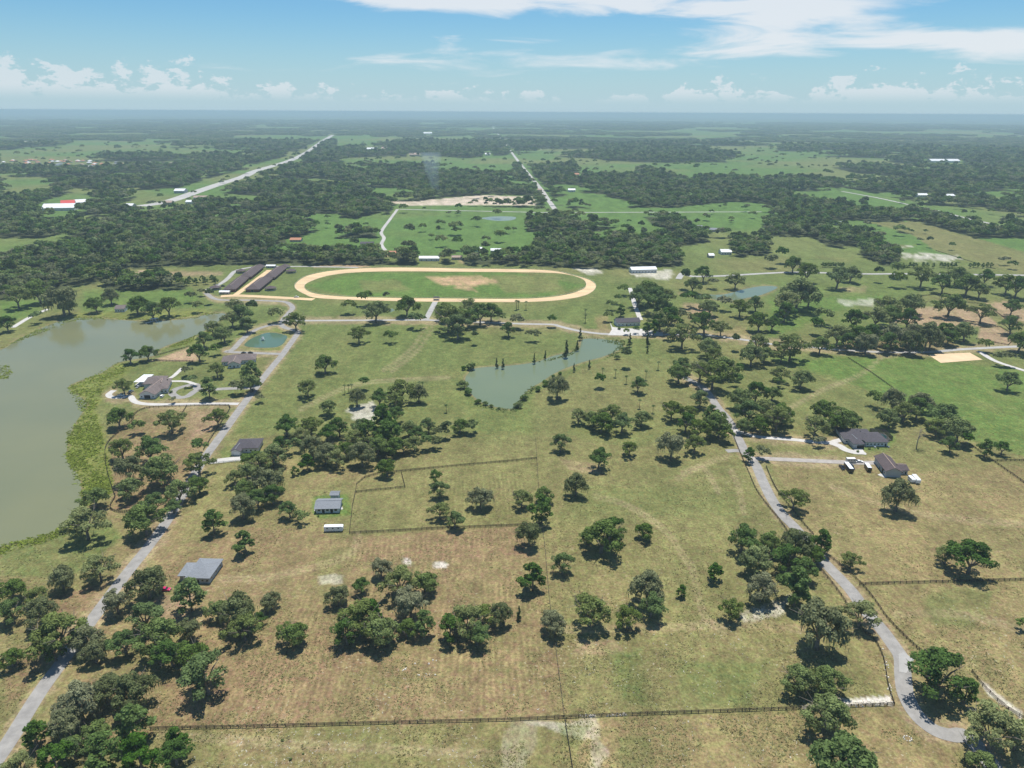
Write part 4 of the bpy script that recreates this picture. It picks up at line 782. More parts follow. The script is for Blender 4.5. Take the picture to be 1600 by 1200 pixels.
# ================================================================== buildings
class House:
    """a building whose blocks are laid out from the ground line of their camera-facing wall"""
    def __init__(s, name, A, B, label, cat_='house', group=None):
        a, b = G(*A), G(*B); s.o = (a+b)/2; s.o.z = 0; s.e = empty(name, s.o); tag(s.e, label, cat_, group)
    def frame(s, A, B, back=None):
        a, b = G(*A), G(*B); u = (b-a); w = u.length; u.normalize(); v = Vector((-u.y, u.x, 0))
        if back is not None:
            c = G(*back); m = (a+b)/2; v = (c-m); L = v.length; v.normalize(); u2 = Vector((v.y, -v.x, 0)); w = abs((b-a).dot(u2)); a = m-u2*w/2; u = u2
            return a-s.o, u, v, w, L
        return a-s.o, u, v, w, None
    def block(s, A, B, depth, h, roof, ridge='u', kind='gable', pitch=.45, wall='wall_white', over=.6, back=None, z0=0.0):
        a, u, v, w, L = s.frame(A, B, back); d = L or depth; s.last = (a, u, v, w, d, h)
        P = lambda x, y, z: a+u*x+v*y+Vector((0, 0, z))
        m = MB(); r = MB(); t = .22
        if ridge == 'v': span, run = w, d
        else: span, run = d, w
        Q = (lambda i, j, z: P(j, i, z)) if ridge == 'v' else (lambda i, j, z: P(i, j, z))      # i along the ridge, j across
        top = h+span/2*pitch
        if kind == 'gable':
            prof = [(0, 0), (span, 0), (span, h), (span/2, top), (0, h)]
            n = len(m.v); m.v += [tuple(Q(0, j, z)) for j, z in prof]+[tuple(Q(run, j, z)) for j, z in prof]
            m.f += [(0,1,2,3,4), (9,8,7,6,5)]+[(i, 5+i, 5+(i+1) % 5, (i+1) % 5) for i in range(5)]
            e = over
            for sg in (0, 1):
                j0 = -e if sg == 0 else span+e; z0_ = h-e*pitch+.02; jm = span/2
                lo = [Q(-e, j0, z0_), Q(run+e, j0, z0_), Q(run+e, jm, top+.02), Q(-e, jm, top+.02)]
                hi = [p+Vector((0, 0, t)) for p in lo]; r.hexa(lo, hi)
        else:
            m.hexa([P(0,0,0), P(w,0,0), P(w,d,0), P(0,d,0)], [P(0,0,h), P(w,0,h), P(w,d,h), P(0,d,h)])
            e = over; hh = min(span/2, run/2-.01)+e; zt = h+hh*pitch; zb = h+.02
            lo = [Q(-e,-e,zb), Q(run+e,-e,zb), Q(run+e,span+e,zb), Q(-e,span+e,zb)]; up = [p+Vector((0,0,t)) for p in lo]
            r1, r2 = Q(-e+hh, span/2, zt), Q(run+e-hh, span/2, zt); n = len(r.v)
            r.v += [tuple(p) for p in lo+up+[r1, r2]]
            r.f += [(3,2,1,0)]+[(i, (i+1) % 4, 4+(i+1) % 4, 4+i) for i in range(4)]+[(4,5,9,8), (6,7,8,9), (5,6,9), (7,4,8)]
        s.wall = m.build('wall', MAT[wall], s.e); s.roof = r.build('roof', MAT[roof], s.e)
        import bmesh
        for ob in (s.wall, s.roof):
            bm = bmesh.new(); bm.from_mesh(ob.data); bmesh.ops.recalc_face_normals(bm, faces=bm.faces); bm.to_mesh(ob.data); bm.free()
        rz = (top if kind == 'gable' else zt)+t+.05; q0, q1 = (Q(-over, span/2, rz), Q(run+over, span/2, rz)) if kind == 'gable' else (Q(-e+hh, span/2, rz-.2), Q(run+e-hh, span/2, rz-.2))
        if (q1-q0).length > 1:
            mm_ = MB(); mm_.bar(q0, q1, .35, .10); mm_.build('ridge_cap', MAT[roof if roof not in ('roof_dark', 'roof_plum', 'roof_brown') else 'roof_grey' if roof == 'roof_dark' else 'roof_tan'], s.roof)
        s.P = P; s.ridge_h = top if kind == 'gable' else zt; s.d = d; s.w = w; s.h = h; return s
    def opening(s, name, x0, x1, z0, z1, mat='glass', side='front', frame='white'):
        """door or window on the front ('front') or the right / left side wall of the last block"""
        P = s.P
        def q(x, out, z):
            return P(x, -out, z) if side == 'front' else P(-out, x, z) if side == 'left' else P(s.w+out, x, z)
        m = MB(); m.hexa([q(x0,.0,z0), q(x1,.0,z0), q(x1,.05,z0), q(x0,.05,z0)], [q(x0,.0,z1), q(x1,.0,z1), q(x1,.05,z1), q(x0,.05,z1)]); fr = m.build(name, MAT[frame], s.e)
        k = .1; m = MB(); m.hexa([q(x0+k,.02,z0+k), q(x1-k,.02,z0+k), q(x1-k,.07,z0+k), q(x0+k,.07,z0+k)], [q(x0+k,.02,z1-k), q(x1-k,.02,z1-k), q(x1-k,.07,z1-k), q(x0+k,.07,z1-k)])
        m.build('pane' if mat == 'glass' else 'panel', MAT[mat], fr); return s
    def windows(s, n, z0=1.0, z1=2.2, w=1.3, side='front', doors=()):
        L = s.w if side == 'front' else s.d
        for i in range(n):
            c = L*(i+.5)/n
            if i in doors: s.opening('door', c-.6, c+.6, 0.02, 2.2, 'dark', side)
            else: s.opening('window', c-w/2, c+w/2, z0, z1, 'glass', side)
        return s
    def box(s, name, A, B, depth, z0, z1, mat):
        a, u, v, w, L = s.frame(A, B); m = MB(); b = [a, a+u*w, a+u*w+v*depth, a+v*depth]
        m.hexa([p+Vector((0,0,z0)) for p in b], [p+Vector((0,0,z1)) for p in b]); return m.build(name, MAT[mat], s.e)
    def vents(s, pts, size=.5):
        for x, y, z in pts:
            p = s.P(x, y, z); m = MB(); m.box(p.x-size/2, p.x+size/2, p.y-size/2, p.y+size/2, p.z-.5, p.z+.5); m.build('roof_vent', MAT['dark'], s.roof)
        return s
# house with the screened pool
h = House('pool_house', (1322,694), (1384,696), 'sprawling dark-roofed house with white walls and a screened pool')
h.block((1319,693), (1366,695.5), 17, 3.2, 'roof_dark', 'u', 'hip', .42, 'wall_white', .8).windows(7, doors=(3,)).vents([(7, 6, 5.6), (11, 6.5, 6.1), (13.5, 5, 5.3)])
h.block((1352,697.5), (1386,697.5), 14, 3.2, 'roof_dark', 'u', 'hip', .40, 'wall_white', .8).windows(6, doors=(5,))
h.block((1333,701), (1348,701), 14, 3.4, 'roof_dark', 'v', 'hip', .46, 'wall_grey', .7).opening('garage_door', 2, 7, .05, 2.6, 'dark')
h.block((1315,683), (1331,683), 9, 3.0, 'roof_dark', 'u', 'hip', .40, 'wall_white', .7).opening('garage_door', 3.5, 8.5, .05, 2.5, 'dark')
a, u, v, w, _ = h.frame((1369,687.5), (1394,688.5)); d = 12.0; m = MB()
for i in range(7):
    x = a+u*w*i/6
    m.bar(x+Vector((0,0,1.5)), x+Vector((.12,0,1.5)), .12, 3.0); m.bar(x+v*d+Vector((0,0,1.5)), x+v*d+Vector((.12,0,1.5)), .12, 3.0); m.bar(x+Vector((0,0,3.0)), x+v*d+Vector((0,0,3.0)), .12, .12)
for j in range(4): m.bar(a+v*d*j/3+Vector((0,0,3.0)), a+u*w+v*d*j/3+Vector((0,0,3.0)), .12, .12)
cg = m.build('pool_enclosure', MAT['black_paint'], h.e)
sm = bpy.data.materials.new('insect_screen'); sm.use_nodes = True; n_ = sm.node_tree.nodes; l_ = sm.node_tree.links; n_.clear(); so = n_.new('ShaderNodeOutputMaterial'); mx = n_.new('ShaderNodeMixShader'); tr = n_.new('ShaderNodeBsdfTransparent'); df = n_.new('ShaderNodeBsdfDiffuse'); df.inputs[0].default_value = (.02,.02,.02,1); mx.inputs[0].default_value = .62
l_.new(tr.outputs[0], mx.inputs[1]); l_.new(df.outputs[0], mx.inputs[2]); l_.new(mx.outputs[0], so.inputs[0]); MAT['screen'] = sm
m = MB(); b = [a, a+u*w, a+u*w+v*d, a+v*d]; m.hexa([p+Vector((0,0,.1)) for p in b], [p+Vector((0,0,2.93)) for p in b]); m.f = m.f[1:]; m.build('screen', MAT['screen'], cg)
m = MB(); b = [a+u*.3+v*.3, a+u*(w-.3)+v*.3, a+u*(w-.3)+v*(d-.3), a+u*.3+v*(d-.3)]; m.hexa([p+Vector((0,0,.05)) for p in b], [p+Vector((0,0,.16)) for p in b]); m.build('pool_deck', MAT['concrete'], h.e)
m = MB(); c = a+u*w*.58+v*d*.5; pts = [c+u*(w*.30*math.cos(t))*(1+.12*math.sin(3*t))+v*(d*.34*math.sin(t))+Vector((0,0,.18)) for t in np.linspace(0, 6.283, 21)[:-1]]; m.poly(pts); m.build('pool', MAT['pool'], h.e)
for (x, y) in ((1367,700), (1388,699), (1331,689)):
    p_ = G(x, y)-h.o; m = MB(); m.box(p_.x-.5, p_.x+.5, p_.y-.5, p_.y+.5, 0, .9); m.build('air_unit', MAT['silver'], h.e)
# purple-roofed barn
h = House('barn', (1384,745), (1407,746), 'grey-walled barn with a purple-brown gable roof and parked trailers beside it', 'barn')
h.block((1383,745), (1407,746.5), 19, 4.0, 'roof_plum', 'v', 'gable', .50, 'wall_grey', .7).windows(5, side='left', doors=(2,))
h.opening('barn_door', 3.4, 6.0, .05, 3.2, 'dark', 'left')
h.block((1405.5,741.5), (1417.5,741.5), 8, 3.0, 'roof_plum', 'u', 'gable', .40, 'wall_grey', .6).windows(2, doors=(1,))
h.box('concrete_apron', (1371,742), (1383,747), 3, .02, .12, 'concrete')
# small barn with lawn
h = House('small_barn', (494,802), (530,801), 'small white barn with a grey gable roof on a square of green lawn', 'barn')
h.block((494,802), (530,801), 9.5, 3.0, 'roof_grey', 'u', 'gable', .34, 'wall_white', .8)
L = h.w
for i, c in enumerate((.14, .32, .5, .68, .86)): h.opening('door' if i % 2 else 'window', L*c-.8, L*c+.8, .05 if i % 2 else 1.0, 2.4, 'dark' if i % 2 else 'glass')
h.block((517,781), (529,781), 4, 3.0, 'roof_grey', 'u', 'gable', .34, 'wall_white', .5)
h.box('patio', (530.5,797), (536,796), 3.0, .02, .15, 'concrete'); h.box('step', (490.5,799), (493.6,799), 3.0, .02, .2, 'concrete')
# grey hip-roofed house
h = House('grey_roof_house', (290,911), (330,912), 'house with a light grey hip roof beside the white drive')
h.block((293,911), (328,912), 14, 3.0, 'roof_grey', 'u', 'hip', .40, 'wall_grey', .6, back=None).windows(5, doors=(2,)).windows(3, side='right')
h.block((282,908), (297,908), 9, 3.0, 'roof_grey', 'u', 'hip', .38, 'wall_grey', .7).opening('garage_door', 1.5, 5.5, .05, 2.4, 'white')
# dark house with the white drive
h = House('dark_roof_house', (366,708), (401,707), 'slate-roofed house with white porch half hidden by the oak grove')
h.block((368,708), (403,707), 13, 3.2, 'roof_dark', 'u', 'hip', .42, 'wall_white', .8).windows(5, doors=(1,))
h.block((362,712), (376,712), 8, 3.2, 'roof_dark', 'v', 'gable', .45, 'wall_white', .6).opening('garage_door', 1.5, 5.2, .05, 2.5, 'white')
# brown-roofed lake house
h = House('lake_villa', (219,623), (262,613), 'large white house with weathered brown gable roofs on the lake lawn')
h.block((219,623), (243,623), 26, 3.6, 'roof_brown', 'v', 'gable', .50, 'wall_white', .8).windows(4, doors=(2,)).opening('garage_door', 3.2, 7.8, .05, 3.0, 'dark')
h.block((240,616), (262,614), 22, 3.6, 'roof_brown', 'v', 'hip', .48, 'wall_white', .8).windows(4, doors=(1,)).vents([(5, 7, 6.5), (9, 11, 6.8)])
h.block((226,608), (256,606), 15, 4.0, 'roof_brown', 'u', 'hip', .5, 'wall_white', .8)
cp = House('carport', (211,603), (226,603), 'long white flat-roofed carport beside the brown-roofed lake house', 'carport')
a, u, v, w, _ = cp.frame((210,604), (226,604)); d = 17.0; m = MB(); b = [a, a+u*w, a+u*w+v*d, a+v*d]; m.hexa([p+Vector((0,0,3.6)) for p in b], [p+Vector((0,0,3.8)) for p in b]); m.build('roof', MAT['roof_white'], cp.e)
for i in (0.03, .97):
    for j in (.03, .5, .97): p = a+u*w*i+v*d*j; m = MB(); m.box(p.x-.12, p.x+.12, p.y-.12, p.y+.12, 0, 3.59); m.build('post', MAT['white'], cp.e)
# brown house by the oval pond
h = House('hip_roof_house', (348,573), (399,568), 'long white house with a brown hip roof below the oval pond')
h.block((348,571.5), (399,567.5), 14, 3.4, 'roof_brown', 'u', 'hip', .45, 'wall_white', .8).windows(8, doors=(6,))
h.block((357,575.5), (375,574.5), 14, 3.6, 'roof_brown', 'v', 'gable', .5, 'wall_white', .6).windows(3, doors=(1,))
# stables
for A, B, C, lab in (((351,456),(367,456.5),(380,438),'long plum-roofed stable next to the white-roofed shed'), ((376,436),(391,437),(403,421),'long plum-roofed stable farther along the lane beside the pale service road'),
                     ((385,456),(404,456.5),(416,439),'long plum-roofed stable between the sandy lane and a round pen'), ((413,437),(428,438),(439.5,422),'long plum-roofed stable at the top of the sandy lane, racetrack side')):
    h = House('stable', A, B, lab, 'stable', 'stables beside the racetrack'); h.block(A, B, 50, 3.2, 'roof_plum', 'v', 'hip', .50, 'wall_red', 1.4, back=C)
    for i in range(9): h.opening('stall_door', h.d*(i+.5)/9-.8, h.d*(i+.5)/9+.8, .05, 2.4, 'dark', 'right')
    h.opening('barn_door', h.w/2-1.6, h.w/2+1.6, .05, 2.9, 'dark')
def walker(x, y, lab):
    p = G(x, y); e = empty('horse_walker', p); tag(e, lab, 'pen', 'round horse walkers'); r = 6.6; m = MB(); n = 20
    m.v = [(r*math.cos(6.283*k/n), r*math.sin(6.283*k/n), 2.7) for k in range(n)]+[(r*math.cos(6.283*k/n), r*math.sin(6.283*k/n), 2.95) for k in range(n)]+[(0,0,5.4)]
    m.f = [tuple(range(n))[::-1]]+[(k, (k+1) % n, n+(k+1) % n, n+k) for k in range(n)]+[(n+k, n+(k+1) % n, 2*n) for k in range(n)]; m.build('roof', MAT['roof_plum'], e)
    for k in range(10): t = 6.283*k/10; m = MB(); cx, cy = 6.2*math.cos(t), 6.2*math.sin(t); m.box(cx-.1, cx+.1, cy-.1, cy+.1, 0, 2.71); m.build('post', MAT['wire_post'], e)
    m = MB()
    for k in range(n):
        t0, t1 = 6.283*k/n, 6.283*(k+1)/n
        for z in (.5, 1.1): m.bar((6.9*math.cos(t0), 6.9*math.sin(t0), z), (6.9*math.cos(t1), 6.9*math.sin(t1), z), .08, .35)
    m.build('rail', MAT['wall_grey'], e)
for x, y, lab in ((337,452,'round plum-roofed horse walker beside the pale service road end'), (423,453,'round plum-roofed horse walker between the stables and the racetrack bend'), (377,426,'round plum-roofed horse walker on the grass behind the stables, service road side'),
                  (455,426,'round plum-roofed horse walker on the grass facing the racetrack'), (446,418.5,'round plum-roofed horse walker beside the pale lot'), (406,418.5,'round plum-roofed horse walker at the top of the stable rows')): walker(x, y, lab)
def shed(name, A, B, depth, hgt, roof, wall, lab, cat_='building', group=None, kind='gable', ridge='u', pitch=.35, openings=0):
    h = House(name, A, B, lab, cat_, group); h.block(A, B, depth, hgt, roof, ridge, kind, pitch, wall, .5)
    if openings: h.windows(openings, .8, 2.2, min(1.6, h.w/openings*.6))
    return h
shed('white_shed', (343,460), (358,460), 6, 2.8, 'roof_white', 'wall_tan', 'small white-roofed shed in front of the stables', 'shed', openings=3)
shed('blue_shed', (416,419), (430,419), 6, 3, 'roof_white', 'wall_grey', 'pale metal shed behind the stable rows', 'shed', openings=2)
h = shed('clubhouse', (964,510), (1000,508.5), 11, 3.8, 'roof_dark', 'wall_white', 'white clubhouse with a long dark gable roof and forecourt', 'house', pitch=.5); h.windows(6, doors=(2,))
shed('white_hall', (987,427), (1026,426), 14, 4.5, 'roof_white', 'wall_white', 'long white-roofed hall among trees past the racetrack bend', openings=8)
for A, B, d, hh, rf, wl_, lab in FAR: shed('farm_building', A, B, d, hh, rf, wl_, lab, openings=4)
# the far subdivision: small houses, copies of four
hr = random.Random(5); protos = []
for i, rf in enumerate(('roof_tan', 'roof_terra', 'roof_white', 'roof_grey')):
    m = MB(); m.box(-8, 8, -6, 6, 0, 3.4); wm = mesh('wall', m.v, m.f, MAT[('wall_tan', 'wall_white')[i % 2]]); r = MB(); e = .6
    r.v = [(-8-e,-6-e,3.42),(8+e,-6-e,3.42),(8+e,6+e,3.42),(-8-e,6+e,3.42),(-3,0,7.0),(3,0,7.0)]; r.f = [(3,2,1,0),(0,1,5,4),(2,3,4,5),(1,2,5),(3,0,4)]; protos.append((wm, mesh('roof', r.v, r.f, MAT[rf]), ('tan', 'clay-red', 'white', 'grey')[i]))
SUB = [(0,252),(60,249),(150,253),(240,255),(300,253),(290,258),(230,261),(150,267),(80,265),(0,263)]
k = 0
while k < 110:
    x, y = hr.uniform(0, 300), hr.uniform(248, 267)
    if not inpoly(np.array([x]), np.array([y]), SUB)[0]: continue
    wm, rm, cn_ = protos[hr.choice((0, 0, 1, 1, 2, 3))]; e = empty('suburb_house', G(x, y), hr.uniform(0, 3.1)); tag(e, 'small %s-roofed house in the far subdivision' % cn_, 'house', '%s-roofed subdivision houses' % cn_)
    for nm, me in (('wall', wm), ('roof', rm)): o = bpy.data.objects.new(nm, me); COL.objects.link(o); o.parent = e
    k += 1
for k in range(150):
    y = hr.uniform(203, 214) if k < 60 else hr.uniform(200, 300)**1.0; x = hr.uniform(0, 420) if k < 45 else hr.uniform(0, 1600)
    if k >= 60 and not any(inpoly(np.array([x]), np.array([y]), c_)[0] for c_ in CLEAR) and y > 235: continue; wm, rm, cn_ = protos[2]; e = empty('country_house', G(x, y), hr.uniform(0, 3.1)); e.scale = (1.5, 1.5, 1.5); tag(e, 'pale building among the far hazy woods and fields', 'house', 'pale distant buildings')
    for nm, me in (('wall', wm), ('roof', rm)): o = bpy.data.objects.new(nm, me); COL.objects.link(o); o.parent = e
# dock and track stand
dk = House('dock', (228,507), (246,502), 'white boat dock with a small roof on the far lake shore', 'dock')
a, u, v, w, _ = dk.frame((229,506.5), (246,501.5)); m = MB(); b = [a, a+u*w, a+u*w+v*2.5, a+v*2.5]; m.hexa([p+Vector((0,0,.6)) for p in b], [p+Vector((0,0,.8)) for p in b]); m.build('deck', MAT['dock'], dk.e)
for i in range(5): p = a+u*w*(i+.5)/5; m = MB(); m.box(p.x-.12, p.x+.12, p.y, p.y+.24, -.3, .59); m.build('post', MAT['wire_post'], dk.e)
c = a+u*w*.75+v*1; m = MB(); m.box(c.x-3.2, c.x+3.2, c.y-1.6, c.y+3.2, 3.0, 3.25); m.build('roof', MAT['roof_white'], dk.e)
for i, j in ((-2.9,-1.3),(2.9,-1.3),(-2.9,2.9),(2.9,2.9)): m = MB(); m.box(c.x+i-.1, c.x+i+.1, c.y+j-.1, c.y+j+.1, -.2, 3.0); m.build('post', MAT['white'], dk.e)
p = G(682,469); st = empty('track_stand', p); tag(st, 'small roofed viewing stand at the lane end on the racetrack', 'stand')
for i, j in ((-3,-1.5),(3,-1.5),(-3,1.5),(3,1.5)): m = MB(); m.box(i-.15, i+.15, j-.15, j+.15, 0, 3.2); m.build('post', MAT['white'], st)
m = MB(); m.hexa([(-3.6,-2.1,3.21),(3.6,-2.1,3.21),(3.6,2.1,3.21),(-3.6,2.1,3.21)], [(-2.6,-.4,4.3),(2.6,-.4,4.3),(2.6,.4,4.3),(-2.6,.4,4.3)]); m.build('roof', MAT['roof_dark'], st); m = MB(); m.box(-3.2,3.2,-1.7,1.7,.9,1.1); m.build('platform', MAT['dock'], st)
for i_, (x, y, w, lab) in enumerate(((1341,705,5,'low clipped shrub by the pool house garage'), (1358,700,5,'low clipped shrub along the pool house front wall'), (1372,700,4,'small round shrub below the pool house windows'), (967,513,6,'dark shrub bed at the clubhouse corner'), (1010,513,5,'dark shrub bed at the clubhouse drive end'), (246,618,5,'small shrub between the lake villa gables'), (267,612,6,'small shrub beside the loop drive island'), (290,606,5,'small shrub on the loop drive island'), (497,806,4,'small shrub at the white barn wall'), (378,576,5,'small shrub by the hip-roofed house gable'))):
    plant('garden_shrub', 'bush', x, y, w, lab, None, 'shrub')
# fountain jet in the oval pond
p = G(411,532); ft = empty('fountain', p); tag(ft, 'white water jet of the fountain in the oval pond', 'fountain'); V_ = []; F_ = MB()
gg = np.random.default_rng(3)
for k in range(60):
    t = gg.random()*6.283; r = .1+gg.random()*1.5; z = 3.2*(1-(r/1.7)**2)*(.6+.5*gg.random()); q = Vector((r*math.cos(t), r*math.sin(t), z+.2)); s_ = .12+.15*gg.random(); F_.box(q.x-s_, q.x+s_, q.y-s_, q.y+s_, q.z-s_*1.5, q.z+s_*1.5)
F_.build('jet', MAT['white'], ft); m = MB(); m.box(-.5,.5,-.5,.5,.03,.3); m.build('float', MAT['dark'], ft)


# ================================================================== fences
def fence(pix, label, curve=False, post=2.6, wire=False, mat='fence'):
    pp = cat(pix, 5) if curve else pix; pts = [G(*p) for p in pp]; o = pts[0].copy(); e = empty('wire_fence' if wire else 'board_fence', o); tag(e, label, 'fence')
    pts = [p-o for p in pts]; fine = resample(pts, post)
    for z in ((.45, .9, 1.25) if wire else (.42, .85, 1.28)):
        m = MB()
        for a, b in zip(fine, fine[1:]): m.bar(a+Vector((0,0,z)), b+Vector((0,0,z)), .03 if wire else .06, .035 if wire else .20)
        m.build('wire' if wire else 'rail', MAT['wire_post' if wire else mat], e)
    m = MB()
    for i, p in enumerate(fine): q = .07 if wire else .10; m.box(p.x-q, p.x+q, p.y-q, p.y+q, -.1, 1.45)
    ps = m.build('posts', MAT['wire_post' if wire else mat], e); ps['kind'] = 'stuff'
fence([(235,1140),(385,1137),(640,1130),(800,1126),(880,1122),(1000,1117),(1250,1108),(1397,1102)], 'long dark board fence along the lower edge of the mown field')
fence([(1397,1102),(1387,1070),(1380,1030),(1365,999),(1348,985),(1314,931),(1283,891)], 'dark board fence curving beside the concrete road bend', True)
fence([(881.5,1119),(868,1010),(858,934),(852,862),(845,800),(841,757),(837,686)], 'thin wire fence dividing the mown field from the dry pasture', False, 3.5, True)
fence([(882.5,1125),(888,1160),(895,1205),(900,1240)], 'dark board fence running down from the long fence by the bare sandy soil')
fence([(546,834),(625,830),(675,827),(800,822),(845,820)], 'dark board fence between the barn paddock and the mown field')
fence([(546,834),(551,790),(556,768),(557,758),(570,747),(590,741),(627,737),(720,728),(800,721),(838,717)], 'dark board fence around the barn paddock, curving past the lone oak')
fence([(557,770),(595,766),(633,762),(627,738)], 'short dark fence closing off the small corner pen')
fence([(1145,680),(1157,710),(1170,740),(1182,767),(1200,792),(1215,810),(1230,831)], 'dark fence along the pasture side of the upper winding road', True)
fence([(1197,730),(1203,745),(1210,760),(1220,775),(1252,815),(1271,837)], 'dark fence along the trailer-barn side of the winding road', True)
fence([(1297,871),(1337,905),(1363,934),(1385,965),(1411,993),(1436,1016),(1453,1027)], 'dark fence between the winding road and the dry eastern paddock', True)
fence([(1518,1050),(1535,1072),(1558,1095),(1575,1109),(1610,1130)], 'dark fence beside the pale track behind the big drive oak')
fence([(1343,914),(1397,912),(1500,909.5),(1620,906)], 'dark straight fence between the two tan eastern paddocks')
fence([(1515,695),(1550,720),(1610,762)], 'dark fence slanting away from the oaks behind the purple-roofed barn'); fence([(1551,721),(1620,719.5)], 'dark fence along the edge of the bright green eastern meadow')
fence([(1325,560),(1360,582),(1395,607)], 'dark fence slanting across the bright green meadow')
fence([(165,722),(165,701),(174,686),(193,671),(208,656),(210,649),(221,641),(240,637),(292,635),(352,634),(358,637),(358,642),(334,679),(318,704)], 'dark board fence around the brown lakeside paddock', True)
fence([(165,722),(170,745),(178,770),(180,777),(173,790),(175,797),(188,801),(205,799),(214,792)], 'dark board fence along the lower lakeside paddock above the marsh', True)
fence([(292,635),(284,648),(270,672)], 'short dark cross fence inside the lakeside paddock')
fence([(240,564),(270,565),(302,565)], 'low dark fence along the sandy pen by the inlet'); fence([(242,557),(270,549),(297,542)], 'low dark fence between the sandy pen and the lake inlet')
fence([(1462,392),(1500,404),(1555,421)], 'dark fence between the sandy field and the olive field'); fence([(1531,513),(1562,511),(1588,526),(1575,540)], 'dark fence around the brown paddock past the oak grove'); fence([(1525,530),(1545,534),(1575,540)], 'dark fence on the road side of the brown paddock')
fence([(1480,470),(1540,476),(1570,498),(1610,512)], 'dark fence through the small eastern paddocks'); fence([(1440,463),(1475,459),(1500,466)], 'dark fence behind the oak grove paddocks')
fence([(326,726),(350,723.5),(378,721)], 'white fence along the white concrete drive', mat='white')
for k, (nm, P_, lab) in enumerate((('track_rail', TRACK_OUT, 'pale outer rail around the racetrack'), ('track_rail', TRACK_IN, 'pale inner rail around the racetrack'))):
    pts = [G(*p) for p in P_]; pts.append(pts[0]); o = pts[0].copy(); e = empty(nm, o); tag(e, lab, 'rail'); m = MB(); ps = MB()
    for a, b in zip(resample(pts, 6), resample(pts, 6)[1:]): m.bar(a-o+Vector((0,0,1.1)), b-o+Vector((0,0,1.1)), .08, .1); ps.box(a.x-o.x-.05, a.x-o.x+.05, a.y-o.y-.05, a.y-o.y+.05, 0, 1.1)
    m.build('rail', MAT['white'], e); q = ps.build('posts', MAT['white'], e); q['kind'] = 'stuff'


# ================================================================== vehicles
def wheels(e, xs, half, r=.36):
    for x in xs:
        for s in (-1, 1):
            m = MB(); m.tube([(x, s*half-.12, r), (x, s*half+.12, r)], [r, r], 12); w_ = m.build('wheel', MAT['tyre'], e)
            m = MB(); m.tube([(x, s*half-.13, r), (x, s*half+.13, r)], [r*.55, r*.55], 8); m.build('rim', MAT['silver'], w_)
def side_prism(m, prof, half, inset=0.0):
    n = len(prof); b = len(m.v); m.v += [(x, -half, z) for x, z in prof]+[(x, half, z) for x, z in prof]
    m.f += [tuple(range(b, b+n)), tuple(range(b+n, b+2*n))[::-1]]+[(b+i, b+n+i, b+n+(i+1) % n, b+(i+1) % n) for i in range(n)]
def car(A, B, paint, label, kind='car', L=4.7, group=None):
    a, b = G(*A), G(*B); d = (b-a); e = empty('parked_truck' if kind == 'truck' else 'parked_car', (a+b)/2, math.atan2(d.y, d.x)); tag(e, label, 'truck' if kind == 'truck' else 'car', group); h = .92
    m = MB()
    if kind == 'truck': L = 5.6; side_prism(m, [(-2.8,.45),(2.75,.45),(2.8,.95),(1.5,1.12),(-2.8,1.12)], h); cab = [(1.45,1.11),(.9,1.85),(-.55,1.85),(-.75,1.11)]
    elif kind == 'suv': side_prism(m, [(-2.3,.45),(2.3,.45),(2.35,.95),(1.2,1.12),(-2.35,1.12)], h); cab = [(1.15,1.11),(.5,1.78),(-2.1,1.78),(-2.3,1.11)]
    else: side_prism(m, [(-2.3,.35),(2.3,.35),(2.35,.75),(1.2,.95),(-1.6,.98),(-2.35,.85)], h); cab = [(1.2,.94),(.4,1.45),(-1.0,1.45),(-1.8,.96)]
    bd = m.build('body', MAT[paint], e); m = MB(); side_prism(m, cab, h-.1); m.build('cabin_glass', MAT['glass'], e)
    (x1, z1), (x2, z2) = cab[1], cab[2]; m = MB(); m.box(x2-.05, x1+.05, -h+.1, h-.1, z1, z1+.06); m.build('roof', MAT[paint], e)
    if kind == 'truck': m = MB(); m.box(-2.65, -.95, -.72, .72, 1.125, 1.15); m.build('truck_bed', MAT['dark'], e)
    for s in (-.6, .6): m = MB(); m.box(L/2-.12, L/2+.02, s-.18, s+.18, .62, .78); m.build('headlight', MAT['white'], e)
    wheels(e, (-1.45, 1.5) if kind != 'truck' else (-1.75, 1.8), h-.06, .34 if kind == 'car' else .4); return e
def trailer(A, B, L, W, H, body, roof, label, group=None, window=True):
    a, b = G(*A), G(*B); d = (b-a); e = empty('horse_trailer', (a+b)/2, math.atan2(d.y, d.x)); tag(e, label, 'trailer', group); m = MB(); side_prism(m, [(-L/2,.5),(L/2-.3,.5),(L/2,.9),(L/2,H-.3),(L/2-.4,H),(-L/2,H)], W/2); m.build('body', MAT[body], e)
    m = MB(); m.box(-L/2+.05, L/2-.45, -W/2+.04, W/2-.04, H+.003, H+.08); m.build('roof', MAT[roof], e)
    m = MB(); m.bar((L/2,0,.55), (L/2+1.5,0,.55), .15, .12); m.build('hitch', MAT['dark'], e); wheels(e, (-.9, .1), W/2-.1, .4)
    if window:
        for s in (-1, 1):
            for k in range(3): x = -L/2+L*(k+.6)/3.4; m = MB(); m.box(x-.4, x+.4, s*W/2-.02, s*W/2+.02, H*.62, H*.82); m.build('window', MAT['glass'], e)
    return e
car((253,922.5), (264,922.5), 'pink', 'magenta car parked on the white drive under the oaks'); 
trailer((512,829.5), (532,829), 9.5, 2.5, 3.0, 'white', 'roof_white', 'long white trailer parked on dry grass below the small white barn')
trailer((1323,722.5), (1335,722.5), 5.6, 2.3, 2.9, 'silver', 'roof_white', 'silver trailer parked at the end of the gravel drive beside a white car')
car((1336.5,722.5), (1348,722.5), 'white', 'white car parked on the gravel drive beside the silver trailer')
trailer((1321,728.5), (1330,740), 9.5, 2.5, 3.0, 'black_paint', 'roof_white', 'long black trailer with a white roof between two dark vehicles')
